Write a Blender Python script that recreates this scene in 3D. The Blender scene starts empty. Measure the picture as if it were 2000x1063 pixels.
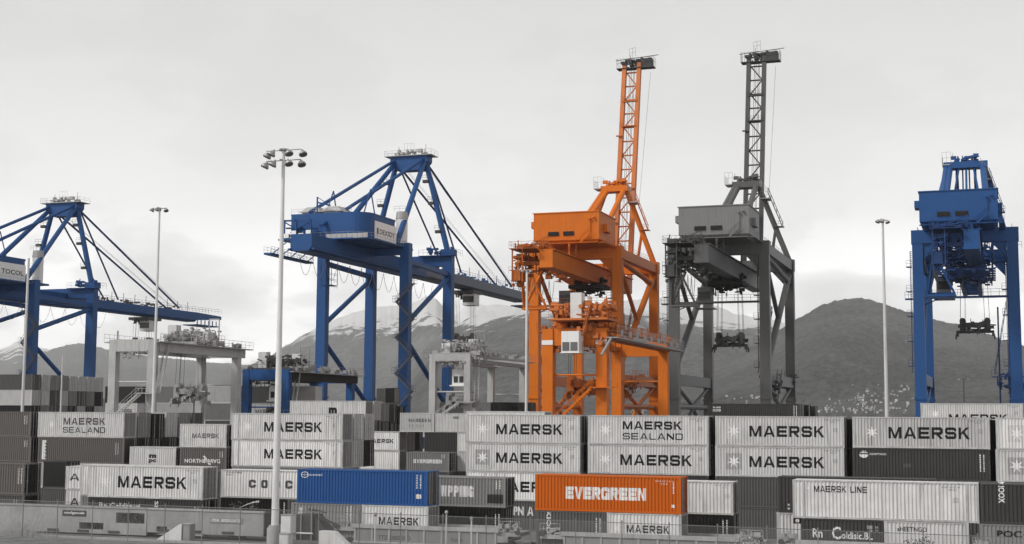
import bpy, bmesh, math, random
from mathutils import Vector, Matrix, noise
from mathutils.geometry import tessellate_polygon
rad = math.radians
sc = bpy.context.scene
col = sc.collection

# ------------------------------------------------------------------ camera
F, H = 2700.0, 11.6                       # focal length in photo pixels (2000 px wide), eye height
PSI, PIT, ROLL = rad(19.3), math.atan(278.5/2700), .006
cam_d = bpy.data.cameras.new('camera'); cam = bpy.data.objects.new('camera', cam_d); col.objects.link(cam)
CM = Matrix.Rotation(PSI, 3, 'Z') @ Matrix.Rotation(math.pi/2+PIT, 3, 'X') @ Matrix.Rotation(ROLL, 3, 'Z')
cam.matrix_world = Matrix.Translation((0, 0, H)) @ CM.to_4x4()
cam_d.sensor_width = 36; cam_d.lens = 36*F/2000
cam_d.clip_start = 1; cam_d.clip_end = 80000
sc.camera = cam

# ------------------------------------------------------------------ world: overcast sky
SUN_EL, SUN_AZ = rad(42), rad(222)        # sun high behind the camera's left shoulder (azimuth from +Y, clockwise)
w = bpy.data.worlds.new('World'); sc.world = w; w.use_nodes = True
nt = w.node_tree; nt.nodes.clear()
def N(tree, typ, **kw):
    n = tree.nodes.new(typ)
    for k, v in kw.items(): setattr(n, k, v)
    return n
def ramp(tree, stops):
    r = N(tree, 'ShaderNodeValToRGB'); e = r.color_ramp.elements
    while len(e) < len(stops): e.new(.5)
    for i, (p, c) in enumerate(stops):
        e[i].position = p; e[i].color = (c, c, c, 1) if not hasattr(c, '__len__') else (*c, 1)
    return r
L = nt.links.new
out = N(nt, 'ShaderNodeOutputWorld'); bg = N(nt, 'ShaderNodeBackground')
sky = N(nt, 'ShaderNodeTexSky', sky_type='NISHITA', sun_disc=False, sun_elevation=SUN_EL, sun_rotation=SUN_AZ)
bw = N(nt, 'ShaderNodeRGBToBW'); L(sky.outputs[0], bw.inputs[0])
mul = N(nt, 'ShaderNodeMath', operation='MULTIPLY'); L(bw.outputs[0], mul.inputs[0]); mul.inputs[1].default_value = .8
tc = N(nt, 'ShaderNodeTexCoord'); sep = N(nt, 'ShaderNodeSeparateXYZ'); L(tc.outputs['Generated'], sep.inputs[0])
gr = ramp(nt, [(0, 12.6), (.04, 11.8), (.08, 9.3), (.14, 7.1), (.22, 5.7), (.30, 4.9), (.6, 3.8), (1, 3.4)]); L(sep.outputs[2], gr.inputs[0])
mp = N(nt, 'ShaderNodeMapping'); mp.inputs['Scale'].default_value = (7, 7, 15); L(tc.outputs['Generated'], mp.inputs[0])
cn = N(nt, 'ShaderNodeTexNoise'); cn.inputs['Scale'].default_value = 1.0; cn.inputs['Detail'].default_value = 7; cn.inputs['Roughness'].default_value = .5
L(mp.outputs[0], cn.inputs['Vector'])
cr = ramp(nt, [(.36, .66), (.44, .82), (.50, .98), (.53, 1.2), (.66, 1.28)]); L(cn.outputs[0], cr.inputs[0])
band = ramp(nt, [(0, .7), (.05, 1), (.10, .8), (.15, .15), (.5, .05)]); L(sep.outputs[2], band.inputs[0])
mx = N(nt, 'ShaderNodeMix'); L(band.outputs[0], mx.inputs['Factor']); mx.inputs['A'].default_value = 1.0; L(cr.outputs[0], mx.inputs['B'])
m2 = N(nt, 'ShaderNodeMath', operation='MULTIPLY'); L(gr.outputs[0], m2.inputs[0]); L(mx.outputs['Result'], m2.inputs[1])
mixs = N(nt, 'ShaderNodeMix'); mixs.inputs['Factor'].default_value = .85; L(mul.outputs[0], mixs.inputs['A']); L(m2.outputs[0], mixs.inputs['B'])
tint = N(nt, 'ShaderNodeMix', data_type='RGBA', blend_type='MULTIPLY'); tint.inputs['Factor'].default_value = 1
L(mixs.outputs['Result'], tint.inputs['A']); tint.inputs['B'].default_value = (1.0, .997, .994, 1)
L(tint.outputs['Result'], bg.inputs['Color']); bg.inputs['Strength'].default_value = .142
L(bg.outputs[0], out.inputs['Surface'])
sun_d = bpy.data.lights.new('sun', 'SUN'); sun = bpy.data.objects.new('sun', sun_d); col.objects.link(sun)
sun_d.energy = 2.3; sun_d.angle = rad(10); sun_d.color = (1, .985, .96)
sd = Vector((math.sin(SUN_AZ)*math.cos(SUN_EL), math.cos(SUN_AZ)*math.cos(SUN_EL), math.sin(SUN_EL)))
sun.rotation_euler = sd.to_track_quat('Z', 'Y').to_euler()
sc.view_settings.view_transform = 'Standard'; sc.view_settings.look = 'None'
sc.view_settings.exposure = .2; sc.view_settings.gamma = 1

# ------------------------------------------------------------------ photo geometry
def ray(px, py): return CM @ Vector(((px-1000)/F, -(py-531.5)/F, -1))
def at(px, py, Y):
    r = ray(px, py); return Vector((0, 0, H)) + r*(Y/r.y)
def proj(p):
    l = CM.transposed() @ (Vector(p)-Vector((0, 0, H))); return (1000-F*l.x/l.z, 531.5+F*l.y/l.z)
def xat(px, Y, z):
    py = 810
    for _ in range(3):
        p = at(px, py, Y); py = proj((p.x, Y, z))[1]
    return at(px, py, Y).x
def yfor(px, py, X):
    r = ray(px, py); return X*r.y/r.x

# ------------------------------------------------------------------ object helpers
def tag(o, label=None, cat=None, group=None, kind=None):
    if label: o['label'] = label
    if cat: o['category'] = cat
    if group: o['group'] = group
    if kind: o['kind'] = kind
    return o
def empty(name, loc, label, cat, group=None):
    o = bpy.data.objects.new(name, None); col.objects.link(o); o.location = loc; o.empty_display_size = .5
    return tag(o, label, cat, group)
def link(name, me, parent=None, mat=None, loc=(0, 0, 0)):
    o = bpy.data.objects.new(name, me); col.objects.link(o); o.location = loc
    if parent: o.parent = parent
    if mat:
        if len(me.materials) == 0: me.materials.append(None)
        o.material_slots[0].link = 'OBJECT'; o.material_slots[0].material = mat
    return o
class MB:
    def __init__(s): s.v = []; s.f = []
    def add(s, vs, fs):
        b = len(s.v); s.v += [tuple(x) for x in vs]; s.f += [tuple(b+i for i in q) for q in fs]; return s
    def box(s, x0, x1, y0, y1, z0, z1):
        return s.add([(x0, y0, z0), (x1, y0, z0), (x1, y1, z0), (x0, y1, z0), (x0, y0, z1), (x1, y0, z1), (x1, y1, z1), (x0, y1, z1)],
                     [(0, 3, 2, 1), (4, 5, 6, 7), (0, 1, 5, 4), (1, 2, 6, 5), (2, 3, 7, 6), (3, 0, 4, 7)])
    def beam(s, p, q, w, h=None, w2=None, h2=None):
        p, q = Vector(p), Vector(q); h = h or w; w2 = w2 or w; h2 = h2 or h
        d = (q-p).normalized(); up = Vector((0, 0, 1)) if abs(d.z) < .92 else Vector((0, 1, 0))
        a = d.cross(up).normalized(); b = a.cross(d)
        vs = []
        for c, ww, hh in ((p, w, h), (q, w2, h2)):
            for i, j in ((-1, -1), (1, -1), (1, 1), (-1, 1)): vs.append(c+a*(i*ww/2)+b*(j*hh/2))
        return s.add(vs, [(0, 3, 2, 1), (4, 5, 6, 7), (0, 1, 5, 4), (1, 2, 6, 5), (2, 3, 7, 6), (3, 0, 4, 7)])
    def tube(s, p, q, r, n=8, r2=None):
        p, q = Vector(p), Vector(q); r2 = r if r2 is None else r2
        d = (q-p).normalized(); up = Vector((0, 0, 1)) if abs(d.z) < .9 else Vector((1, 0, 0))
        a = d.cross(up).normalized(); b = a.cross(d); vs = []
        for c, rr in ((p, r), (q, r2)):
            for i in range(n):
                t = 2*math.pi*i/n; vs.append(c+a*(rr*math.cos(t))+b*(rr*math.sin(t)))
        return s.add(vs, [(i, (i+1) % n, n+(i+1) % n, n+i) for i in range(n)] + [tuple(range(n-1, -1, -1)), tuple(range(n, 2*n))])
    def path(s, pts, r, n=5):
        for a, b in zip(pts, pts[1:]): s.tube(a, b, r, n)
        return s
    def prism(s, poly, y0, y1, axis='y'):
        n = len(poly)
        if axis == 'y': vs = [(x, y0, z) for x, z in poly]+[(x, y1, z) for x, z in poly]
        elif axis == 'z': vs = [(x, y, y0) for x, y in poly]+[(x, y, y1) for x, y in poly]
        else: vs = [(y0, x, z) for x, z in poly]+[(y1, x, z) for x, z in poly]
        return s.add(vs, [tuple(range(n)), tuple(range(2*n-1, n-1, -1))]+[(i, n+i, n+(i+1) % n, (i+1) % n) for i in range(n)])
    def rail(s, p, q, h=1.1, step=1.6, t=.05):
        p, q = Vector(p), Vector(q); n = max(1, int((q-p).length/step)); up = Vector((0, 0, h))
        for i in range(n+1):
            c = p.lerp(q, i/n); s.tube(c, c+up, t/2, 4)
        s.tube(p+up, q+up, t/2, 4); s.tube(p+up*.52, q+up*.52, t/2, 4); return s
    def stair(s, p, q, w=.8, side=(0, 1, 0)):
        p, q, sd_ = Vector(p), Vector(q), Vector(side)*w
        for o in (Vector((0, 0, 0)), sd_):
            s.beam(p+o, q+o, .07, .25); s.tube(p+o+Vector((0, 0, 1)), q+o+Vector((0, 0, 1)), .04, 4)
            n = max(2, int((q-p).length/1.5))
            for i in range(n+1):
                c = (p+o).lerp(q+o, i/n); s.tube(c, c+Vector((0, 0, 1)), .03, 4)
        n = max(3, int(abs(q.z-p.z)/.3))
        for i in range(n): 
            c = p.lerp(q, (i+.5)/n); s.beam(c, c+sd_, .25, .04)
        return s
    def blob(s, c, rx, ry, rz, n=10, m=6):
        vs = []; fs = []
        for j in range(m+1):
            t = math.pi*j/m
            for i in range(n):
                a = 2*math.pi*i/n; vs.append((c[0]+rx*math.sin(t)*math.cos(a), c[1]+ry*math.sin(t)*math.sin(a), c[2]-rz*math.cos(t)))
        for j in range(m):
            for i in range(n): fs.append((j*n+i, j*n+(i+1) % n, (j+1)*n+(i+1) % n, (j+1)*n+i))
        return s.add(vs, fs)
    def clutter(s, x0, x1, y0, y1, z0, z1, n, seed, k0=.72):
        r = random.Random(seed)
        for _ in range(int(n*(1.6 if k0 < .8 else 1))):
            x, y, z = r.uniform(x0, x1), r.uniform(y0, y1), r.uniform(z0, z1); k = r.random()
            if k < .45: a, b, c = k0*r.uniform(.15, .7), k0*r.uniform(.15, .7), k0*r.uniform(.15, .6); s.box(x-a, x+a, y-b, y+b, z-c*.6, z+c)
            elif k < .7: s.tube((x, y, z-.4), (x, y, z+k0*r.uniform(.5, 1.6)), k0*r.uniform(.05, .2), 6)
            elif k < .88: s.tube((x-k0*r.uniform(.4, 1.2), y, z), (x+k0*r.uniform(.4, 1.2), y, z+r.uniform(-.3, .3)), k0*r.uniform(.05, .25), 6)
            else: s.tube((x, y-.7*k0, z), (x, y+.7*k0, z), k0*r.uniform(.2, .5), 8)
        return s
    def mesh(s, name):
        me = bpy.data.meshes.new(name); me.from_pydata(s.v, [], s.f); me.update()
        bm = bmesh.new(); bm.from_mesh(me); bmesh.ops.recalc_face_normals(bm, faces=bm.faces); bm.to_mesh(me); bm.free()
        return me
    def build(s, name, mat, parent=None, world=False, smooth=False):
        """vertices are in the parent's space; world=True: given in world coordinates"""
        if world and parent:
            l = parent.location; s.v = [(x-l.x, y-l.y, z-l.z) for x, y, z in s.v]
        me = s.mesh(name); me.materials.append(mat)
        if smooth:
            for p in me.polygons: p.use_smooth = True
        o = bpy.data.objects.new(name, me); col.objects.link(o)
        if parent: o.parent = parent
        return o

# ------------------------------------------------------------------ materials
def paint(name, c, rough=.5, wear=.3, streak=.25, dirt=(.10, .09, .08), vary=.12, metal=0, sx=2.2):
    m = bpy.data.materials.new(name); m.use_nodes = True; t = m.node_tree; b = t.nodes['Principled BSDF']; l = t.links.new
    if not hasattr(c, '__len__'): c = (c, c*.985, c*.965)
    tcn = N(t, 'ShaderNodeTexCoord'); mpn = N(t, 'ShaderNodeMapping'); mpn.inputs['Scale'].default_value = (sx, sx, .16)
    oi = N(t, 'ShaderNodeObjectInfo'); off = N(t, 'ShaderNodeVectorMath', operation='MULTIPLY_ADD'); l(oi.outputs['Random'], off.inputs[0]); off.inputs[1].default_value = (97, 61, 43); l(tcn.outputs['Object'], off.inputs[2]); l(off.outputs[0], mpn.inputs[0])
    n1 = N(t, 'ShaderNodeTexNoise'); n1.inputs['Scale'].default_value = 1.6; n1.inputs['Detail'].default_value = 6; l(mpn.outputs[0], n1.inputs['Vector'])
    r1 = ramp(t, [(.48, 0), (.72, streak)]); l(n1.outputs[0], r1.inputs[0])
    n2 = N(t, 'ShaderNodeTexNoise'); n2.inputs['Scale'].default_value = .55; n2.inputs['Detail'].default_value = 8; n2.inputs['Roughness'].default_value = .72; l(off.outputs[0], n2.inputs['Vector'])
    r2 = ramp(t, [(.4, 0), (.75, wear)]); l(n2.outputs[0], r2.inputs[0])
    add = N(t, 'ShaderNodeMath', operation='MAXIMUM'); l(r1.outputs[0], add.inputs[0]); l(r2.outputs[0], add.inputs[1])
    mr = N(t, 'ShaderNodeMapRange'); mr.inputs['To Min'].default_value = 1-vary; mr.inputs['To Max'].default_value = 1+vary; l(oi.outputs['Random'], mr.inputs[0])
    base = N(t, 'ShaderNodeMix', data_type='RGBA', blend_type='MULTIPLY'); base.inputs['Factor'].default_value = 1; base.inputs['A'].default_value = (*c, 1); l(mr.outputs[0], base.inputs['B'])
    mixn = N(t, 'ShaderNodeMix', data_type='RGBA'); l(add.outputs[0], mixn.inputs['Factor']); l(base.outputs['Result'], mixn.inputs['A']); mixn.inputs['B'].default_value = (*dirt, 1)
    l(mixn.outputs['Result'], b.inputs['Base Color']); b.inputs['Roughness'].default_value = rough; b.inputs['Metallic'].default_value = metal
    b.inputs['Specular IOR Level'].default_value = .2
    return m
def ground_mat(name, c1, c2, scale=.3, rough=.9):
    m = bpy.data.materials.new(name); m.use_nodes = True; t = m.node_tree; b = t.nodes['Principled BSDF']; l = t.links.new
    tcn = N(t, 'ShaderNodeTexCoord'); n1 = N(t, 'ShaderNodeTexNoise'); n1.inputs['Scale'].default_value = scale; n1.inputs['Detail'].default_value = 10; n1.inputs['Roughness'].default_value = .7
    l(tcn.outputs['Object'], n1.inputs['Vector']); r = ramp(t, [(.35, c1), (.65, c2)]); l(n1.outputs[0], r.inputs[0]); l(r.outputs[0], b.inputs['Base Color'])
    b.inputs['Roughness'].default_value = rough; return m
BLUE, ORANGE = (.013, .070, .215), (.60, .145, .005)
DK = (.06, .055, .05)
M = dict(
    white=paint('white_container_paint', .74, wear=.3, streak=.45), light=paint('light_grey_container_paint', .63, wear=.34, streak=.45),
    pale=paint('pale_container_paint', .50, wear=.25, streak=.3), mid=paint('mid_grey_container_paint', .23, wear=.3, streak=.35),
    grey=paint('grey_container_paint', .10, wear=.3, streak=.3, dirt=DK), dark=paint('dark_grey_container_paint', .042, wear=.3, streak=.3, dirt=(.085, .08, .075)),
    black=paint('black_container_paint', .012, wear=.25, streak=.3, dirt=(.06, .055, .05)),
    brown=paint('brown_grey_container_paint', (.128, .117, .110), wear=.3, streak=.35), streaky=paint('heavily_streaked_paint', .5, wear=.3, streak=.85, dirt=(.12, .11, .1), sx=4.2),
    cblue=paint('blue_container_paint', (.020, .082, .255), wear=.22, streak=.3, vary=.02, dirt=(.02, .045, .11)), corange=paint('orange_container_paint', (.50, .102, .005), wear=.25, streak=.32, vary=.02, dirt=(.26, .06, .012)),
    blue=paint('blue_crane_paint', BLUE, rough=.5, wear=.32, streak=.35, vary=.05, dirt=(.03, .05, .11)),
    orange=paint('orange_crane_paint', ORANGE, rough=.5, wear=.34, streak=.4, vary=.05, dirt=(.33, .085, .02)),
    cgrey=paint('grey_crane_paint', .10, rough=.45, wear=.25, streak=.3, vary=.05, dirt=(.04, .04, .04)), house=paint('grey_crane_house_paint', .19, wear=.2, streak=.35, vary=.05),
    rtg=paint('pale_crane_paint', .43, rough=.5, wear=.35, streak=.35), steel=paint('galvanised_steel', .36, rough=.5, wear=.4, streak=.3, metal=.3),
    machine=paint('dark_machinery', .045, rough=.6, wear=.4, streak=.2, dirt=(.12, .12, .12)), soot=paint('black_machinery', .02, rough=.7, wear=.3, streak=.2),
    pole=paint('galvanised_pole', .62, rough=.45, wear=.2, streak=.25), conc=paint('weathered_concrete', .34, rough=.9, wear=.5, streak=.4), cabinet=paint('cabinet_paint', .62, wear=.3, streak=.3),
    car=paint('rail_car_paint', .40, rough=.6, wear=.6, streak=.5), cardk=paint('rail_car_underframe', .05, rough=.8, wear=.4, streak=.3),
    lblack=paint('black_lettering', .012, wear=.15, streak=.2, vary=0, dirt=(.06, .06, .06)), lframe=paint('scuffed_light_frame', .5, wear=.6, streak=.55, dirt=(.11, .10, .09)),
    lgrey=paint('grey_lettering', .09, wear=.3, streak=.3, vary=0), lwhite=paint('white_lettering', .75, wear=.25, streak=.3, vary=0),
    faint=paint('faded_lettering', .33, wear=.3, streak=.3, vary=0), star=paint('emblem_white', .78, wear=.15, streak=.2, vary=0), plate=paint('emblem_panel_grey', .36, wear=.2, streak=.2, vary=0), plate2=paint('emblem_panel_pale', .56, wear=.2, streak=.2, vary=0),
    sign=paint('sign_white', .7, wear=.1, streak=.15), glass=paint('cabin_glass', .03, rough=.12, wear=.1, streak=.1), lens=paint('lamp_glass', .12, rough=.2, wear=.2, streak=.1), rope=paint('wire_rope', .10, rough=.7), cable=paint('festoon_cable', .30, rough=.7),
    roofw=paint('roof_sheet', .48, wear=.3, streak=.2), peach=paint('hazard_label', (.75, .45, .3), wear=.2))

# ------------------------------------------------------------------ ground, tracks, sea
gp = [(-200, 2.4), (86, 2.4), (90, 1.75), (94, 1.5), (100.5, 1.5), (104, 0), (279, 0)]
v = []; f = []
xs = [-900, -400, -200, -100, -50, 0, 50, 100, 400, 900]
for y, z in gp:
    for x in xs: v.append((x, y, z))
nx = len(xs)
for j in range(len(gp)-1):
    for i in range(nx-1): f.append((j*nx+i, j*nx+i+1, (j+1)*nx+i+1, (j+1)*nx+i))
g = MB(); g.add(v, f); g.box(-900, 900, 278.5, 279.5, -6, -.001)
tag(g.build('yard_ground', ground_mat('asphalt_and_gravel', .06, .17, .5)), kind='structure')
g = MB().box(-900, 900, 94.6, 95.0, 1.45, 1.66); tag(g.build('kerb', M['conc']), kind='structure')
for n_, yc, zt in (('track_ballast', 109.2, .25), ('track_ballast', 115.2, .25)):
    g = MB().prism([(yc-2.2, .004), (yc+2.2, .004), (yc+1.6, zt), (yc-1.6, zt)], -400, 300, 'x'); tag(g.build(n_, ground_mat('ballast_stone', .09, .26, 6)), kind='structure')
    g = MB(); g.box(-400, 300, yc-.78, yc-.71, zt-.05, zt+.15); g.box(-400, 300, yc+.71, yc+.78, zt-.05, zt+.15); tag(g.build('rails', M['steel']), kind='structure')
m = bpy.data.materials.new('sea_water'); m.use_nodes = True; b = m.node_tree.nodes['Principled BSDF']; b.inputs['Base Color'].default_value = (.05, .052, .055, 1); b.inputs['Roughness'].default_value = .18
nn = N(m.node_tree, 'ShaderNodeTexNoise'); nn.inputs['Scale'].default_value = .25; nn.inputs['Detail'].default_value = 6; bp = N(m.node_tree, 'ShaderNodeBump'); bp.inputs['Strength'].default_value = .4
tcn = N(m.node_tree, 'ShaderNodeTexCoord'); m.node_tree.links.new(tcn.outputs['Object'], nn.inputs['Vector']); m.node_tree.links.new(nn.outputs[0], bp.inputs['Height']); m.node_tree.links.new(bp.outputs[0], b.inputs['Normal'])
g = MB().add([(-13500, 279, -2.5), (13500, 279, -2.5), (13500, 13500, -2.5), (-13500, 13500, -2.5)], [(0, 1, 2, 3)]); tag(g.build('sea', m), kind='structure')

# ------------------------------------------------------------------ mountains
def hill_mat(name, c1, c2, snow0, snow1, tree=.016, snowy=.6):
    """forest, with bare rock and snow above the snow line (snow0..snow1 metres)"""
    m = bpy.data.materials.new(name); m.use_nodes = True; t = m.node_tree; b = t.nodes['Principled BSDF']; l = t.links.new
    geo = N(t, 'ShaderNodeNewGeometry'); sp = N(t, 'ShaderNodeSeparateXYZ'); l(geo.outputs['Position'], sp.inputs[0])
    mpn = N(t, 'ShaderNodeMapping'); mpn.inputs['Scale'].default_value = (1, .35, .45); l(geo.outputs['Position'], mpn.inputs[0])
    n1 = N(t, 'ShaderNodeTexNoise'); n1.inputs['Scale'].default_value = tree*2.4; n1.inputs['Detail'].default_value = 8; n1.inputs['Roughness'].default_value = .82; l(mpn.outputs[0], n1.inputs['Vector'])
    n2 = N(t, 'ShaderNodeTexNoise'); n2.inputs['Scale'].default_value = .0022; n2.inputs['Detail'].default_value = 8; n2.inputs['Roughness'].default_value = .6; l(geo.outputs['Position'], n2.inputs['Vector'])
    ad = N(t, 'ShaderNodeMath', operation='MULTIPLY_ADD'); l(n2.outputs[0], ad.inputs[0]); ad.inputs[1].default_value = .55; l(n1.outputs[0], ad.inputs[2])
    r = ramp(t, [(.66, c1), (.90, c2)]); l(ad.outputs[0], r.inputs[0])
    mz = N(t, 'ShaderNodeMapRange'); mz.inputs['From Min'].default_value = snow0; mz.inputs['From Max'].default_value = snow1; l(sp.outputs[2], mz.inputs[0])
    mp3 = N(t, 'ShaderNodeMapping'); mp3.inputs['Scale'].default_value = (1, .6, .3); l(geo.outputs['Position'], mp3.inputs[0])
    n3 = N(t, 'ShaderNodeTexNoise'); n3.inputs['Scale'].default_value = .011; n3.inputs['Detail'].default_value = 7; n3.inputs['Roughness'].default_value = .62; l(mp3.outputs[0], n3.inputs['Vector'])
    su = N(t, 'ShaderNodeMath', operation='MULTIPLY_ADD'); l(mz.outputs[0], su.inputs[0]); su.inputs[1].default_value = snowy; l(n3.outputs[0], su.inputs[2])
    rs = ramp(t, [(.74, 0), (.80, 1)]); l(su.outputs[0], rs.inputs[0])
    mx = N(t, 'ShaderNodeMix', data_type='RGBA'); l(rs.outputs[0], mx.inputs['Factor']); l(r.outputs[0], mx.inputs['A']); mx.inputs['B'].default_value = (.86, .86, .86, 1)
    l(mx.outputs['Result'], b.inputs['Base Color']); b.inputs['Roughness'].default_value = 1; b.inputs['Specular IOR Level'].default_value = 0
    bp = N(t, 'ShaderNodeBump'); bp.inputs['Strength'].default_value = 1; bp.inputs['Distance'].default_value = 26; l(n1.outputs[0], bp.inputs['Height']); l(bp.outputs[0], b.inputs['Normal'])
    return m
def interp(pts, x):
    for (x0, y0), (x1, y1) in zip(pts, pts[1:]):
        if x <= x1:
            t = max(0, (x-x0)/(x1-x0)); t = t*t*(3-2*t)*.4+t*.6; return y0+(y1-y0)*t
    return pts[-1][1]
def mountain(name, sil, D, foot, mat, seed, jag=3.0, gully=.16, n=420, rows=64):
    """a ridge whose crest stands D metres away; slope falls towards the camera to the shore at distance D*foot and behind to the back"""
    x0, x1 = sil[0][0], sil[-1][0]; nb = 10; v = []; f = []; R_ = rows+nb
    for i in range(n+1):
        px = x0+(x1-x0)*i/n; py = interp(sil, px); r = ray(px, py); hd = Vector((r.x, r.y, 0)); k = hd.length; hd /= k
        top = H+r.z/k*D+noise.fractal((px*.11, seed, 0), 1, 2, 4)*jag
        for j in range(R_+1):
            if j <= rows:
                t = j/rows; d = D*(foot+(1-foot)*t); z = -4+(top+4)*(t**1.25*.75+.25*t)
                p = hd*d; ng = noise.fractal((p.x*.0011+seed, p.y*.0005, seed*3.1), 1, 2, 6)
                rg = 1-abs(noise.noise((p.x*.0017+seed*7, p.y*.0004, 2)))*2
                z += (ng*gully+(rg-.55)*gully*.45)*top*math.sin(math.pi*min(1, t*1.0))**.8*(1 if t < 1 else 0)
                z = min(z, H+(top-H)*d/D-.002*d*(1-t)) if t < 1 else z
            else:
                t = (j-rows)/nb; d = D*(1+.25*t); z = top*(1-t)-4*t
            v.append((hd.x*d, hd.y*d, z))
    w_ = R_+1
    for i in range(n):
        for j in range(R_): f.append((i*w_+j, (i+1)*w_+j, (i+1)*w_+j+1, i*w_+j+1))
    mb = MB(); mb.add(v, f); me = bpy.data.meshes.new(name); me.from_pydata(mb.v, [], mb.f); me.materials.append(mat)
    for p in me.polygons: p.use_smooth = True
    o = bpy.data.objects.new(name, me); col.objects.link(o); tag(o, kind='structure'); return o, w_, n, rows
mountain('snowy_mountains', [(-250, 680), (-60, 684), (0, 682), (40, 666), (80, 680), (160, 692), (300, 702), (480, 712), (700, 690), (815, 640), (850, 606), (885, 618), (915, 593), (943, 597), (975, 594), (1010, 600), (1100, 592), (1200, 590), (1240, 586), (1300, 581), (1395, 597), (1440, 614), (1490, 620), (1560, 640), (1650, 680), (2300, 720)],
         11500, .6, hill_mat('far_snow_slopes', .08, .17, 240, 800, .012, .72), 3.3, 14)
mountain('hazy_ridge', [(-300, 700), (0, 705), (50, 712), (81, 690), (105, 681), (131, 674), (158, 670), (187, 677), (230, 688), (330, 700), (480, 716), (620, 760), (800, 790)], 11000, .6, hill_mat('haze_paled_forest', .06, .13, 900, 1500, .014, .5), 8.1, 9)  # forest colour itself paled to carry part of the haze
mountain('forested_mountain', [(330, 800), (430, 742), (480, 716), (520, 700), (560, 674), (600, 650), (640, 628), (690, 611), (730, 600), (760, 598), (790, 597), (815, 588), (835, 578), (850, 583), (868, 601), (890, 628), (940, 660), (1000, 700), (1100, 740), (1300, 780)], 9000, .5, hill_mat('forest_slopes', .035, .19, 300, 800, .016, .73), 1.7, 5, .2)
mountain('dark_forested_ridge', [(740, 790), (800, 720), (840, 670), (883, 635), (920, 620), (960, 607), (1000, 597), (1060, 596), (1150, 600), (1225, 602), (1300, 612), (1390, 628), (1440, 632), (1485, 634), (1560, 652), (1660, 700), (1800, 760), (2000, 790)], 6600, .5, hill_mat('dark_forest_slopes', .02, .15, 300, 620, .02, .71), 5.2, 5, .16)
dome = mountain('forested_dome', [(1150, 800), (1300, 750), (1400, 712), (1480, 672), (1530, 640), (1566, 619), (1600, 598), (1640, 586), (1683, 583), (1705, 586), (1741, 600), (1780, 609), (1807, 619), (1868, 634), (1920, 650), (1972, 667), (2050, 690), (2200, 735), (2500, 790)], 5000, .56, hill_mat('dome_forest', .015, .13, 430, 900, .024, .34), 2.4, 5, .14)

# white houses of the hillside town
wall_m = [paint('house_wall', c_, rough=.9) for c_ in (.5, .4, .3)]; roof_m = paint('house_roof', .14, rough=.9)
variants = []
for L_, W_, h_ in ((10, 8, 5), (13, 8, 6.5), (18, 10, 9)):
    mb = MB().box(-L_/2, L_/2, -W_/2, W_/2, -4, h_); nfw = len(mb.f)
    e = .6; mb.add([(-L_/2-e, -W_/2-e, h_), (L_/2+e, -W_/2-e, h_), (L_/2+e, W_/2+e, h_), (-L_/2-e, W_/2+e, h_), (-L_/2-e, 0, h_+2.4), (L_/2+e, 0, h_+2.4)],
                   [(0, 1, 5, 4), (2, 3, 4, 5), (1, 2, 5), (3, 0, 4), (0, 3, 2, 1)])
    for wm in wall_m:
        me = mb.mesh('hillside_house'); me.materials.append(wm); me.materials.append(roof_m)
        for p in me.polygons: p.material_index = 1 if p.index >= nfw+2 else 0
        variants.append(me)
rng = random.Random(11); dob, w_, n_, rows_ = dome; cnt = 0; tries = 0
cl = [(1690, 776, 22, 5), (1672, 768, 10, 5), (1720, 784, 20, 4), (1765, 766, 14, 7), (1620, 803, 30, 5), (1660, 800, 30, 5), (1740, 803, 50, 5), (1770, 790, 14, 8), (1150, 785, 50, 14), (1240, 792, 50, 12), (1470, 783, 30, 7), (1690, 785, 40, 16)]
dv = [vv.co.copy() for vv in dob.data.vertices]
pj = [proj(p) for p in dv]
while cnt < 260 and tries < 60000:
    tries += 1
    i = rng.randrange(n_); j = rng.randrange(1, int(rows_*.55)); k = i*w_+j; p = dv[k]; q = pj[k]
    if not any(abs(rng.gauss(0, 1))*sx_ > abs(q[0]-cx) and abs(rng.gauss(0, 1))*sy_ > abs(q[1]-cy) for cx, cy, sx_, sy_ in cl): continue
    if not (1080 < q[0] < 1830 and 752 < q[1] < 812): continue
    o = bpy.data.objects.new('hillside_house', rng.choice(variants)); col.objects.link(o); o.location = p+Vector((rng.uniform(-8, 8), rng.uniform(-12, 4), 2)); o.rotation_euler.z = rng.uniform(-.7, .7)
    s_ = rng.uniform(.15, .36); o.scale = (s_, s_, s_)
    tag(o, 'tiny pale house among the trees at the foot of the far forested hill', 'house', 'houses of the hillside town'); cnt += 1

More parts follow.
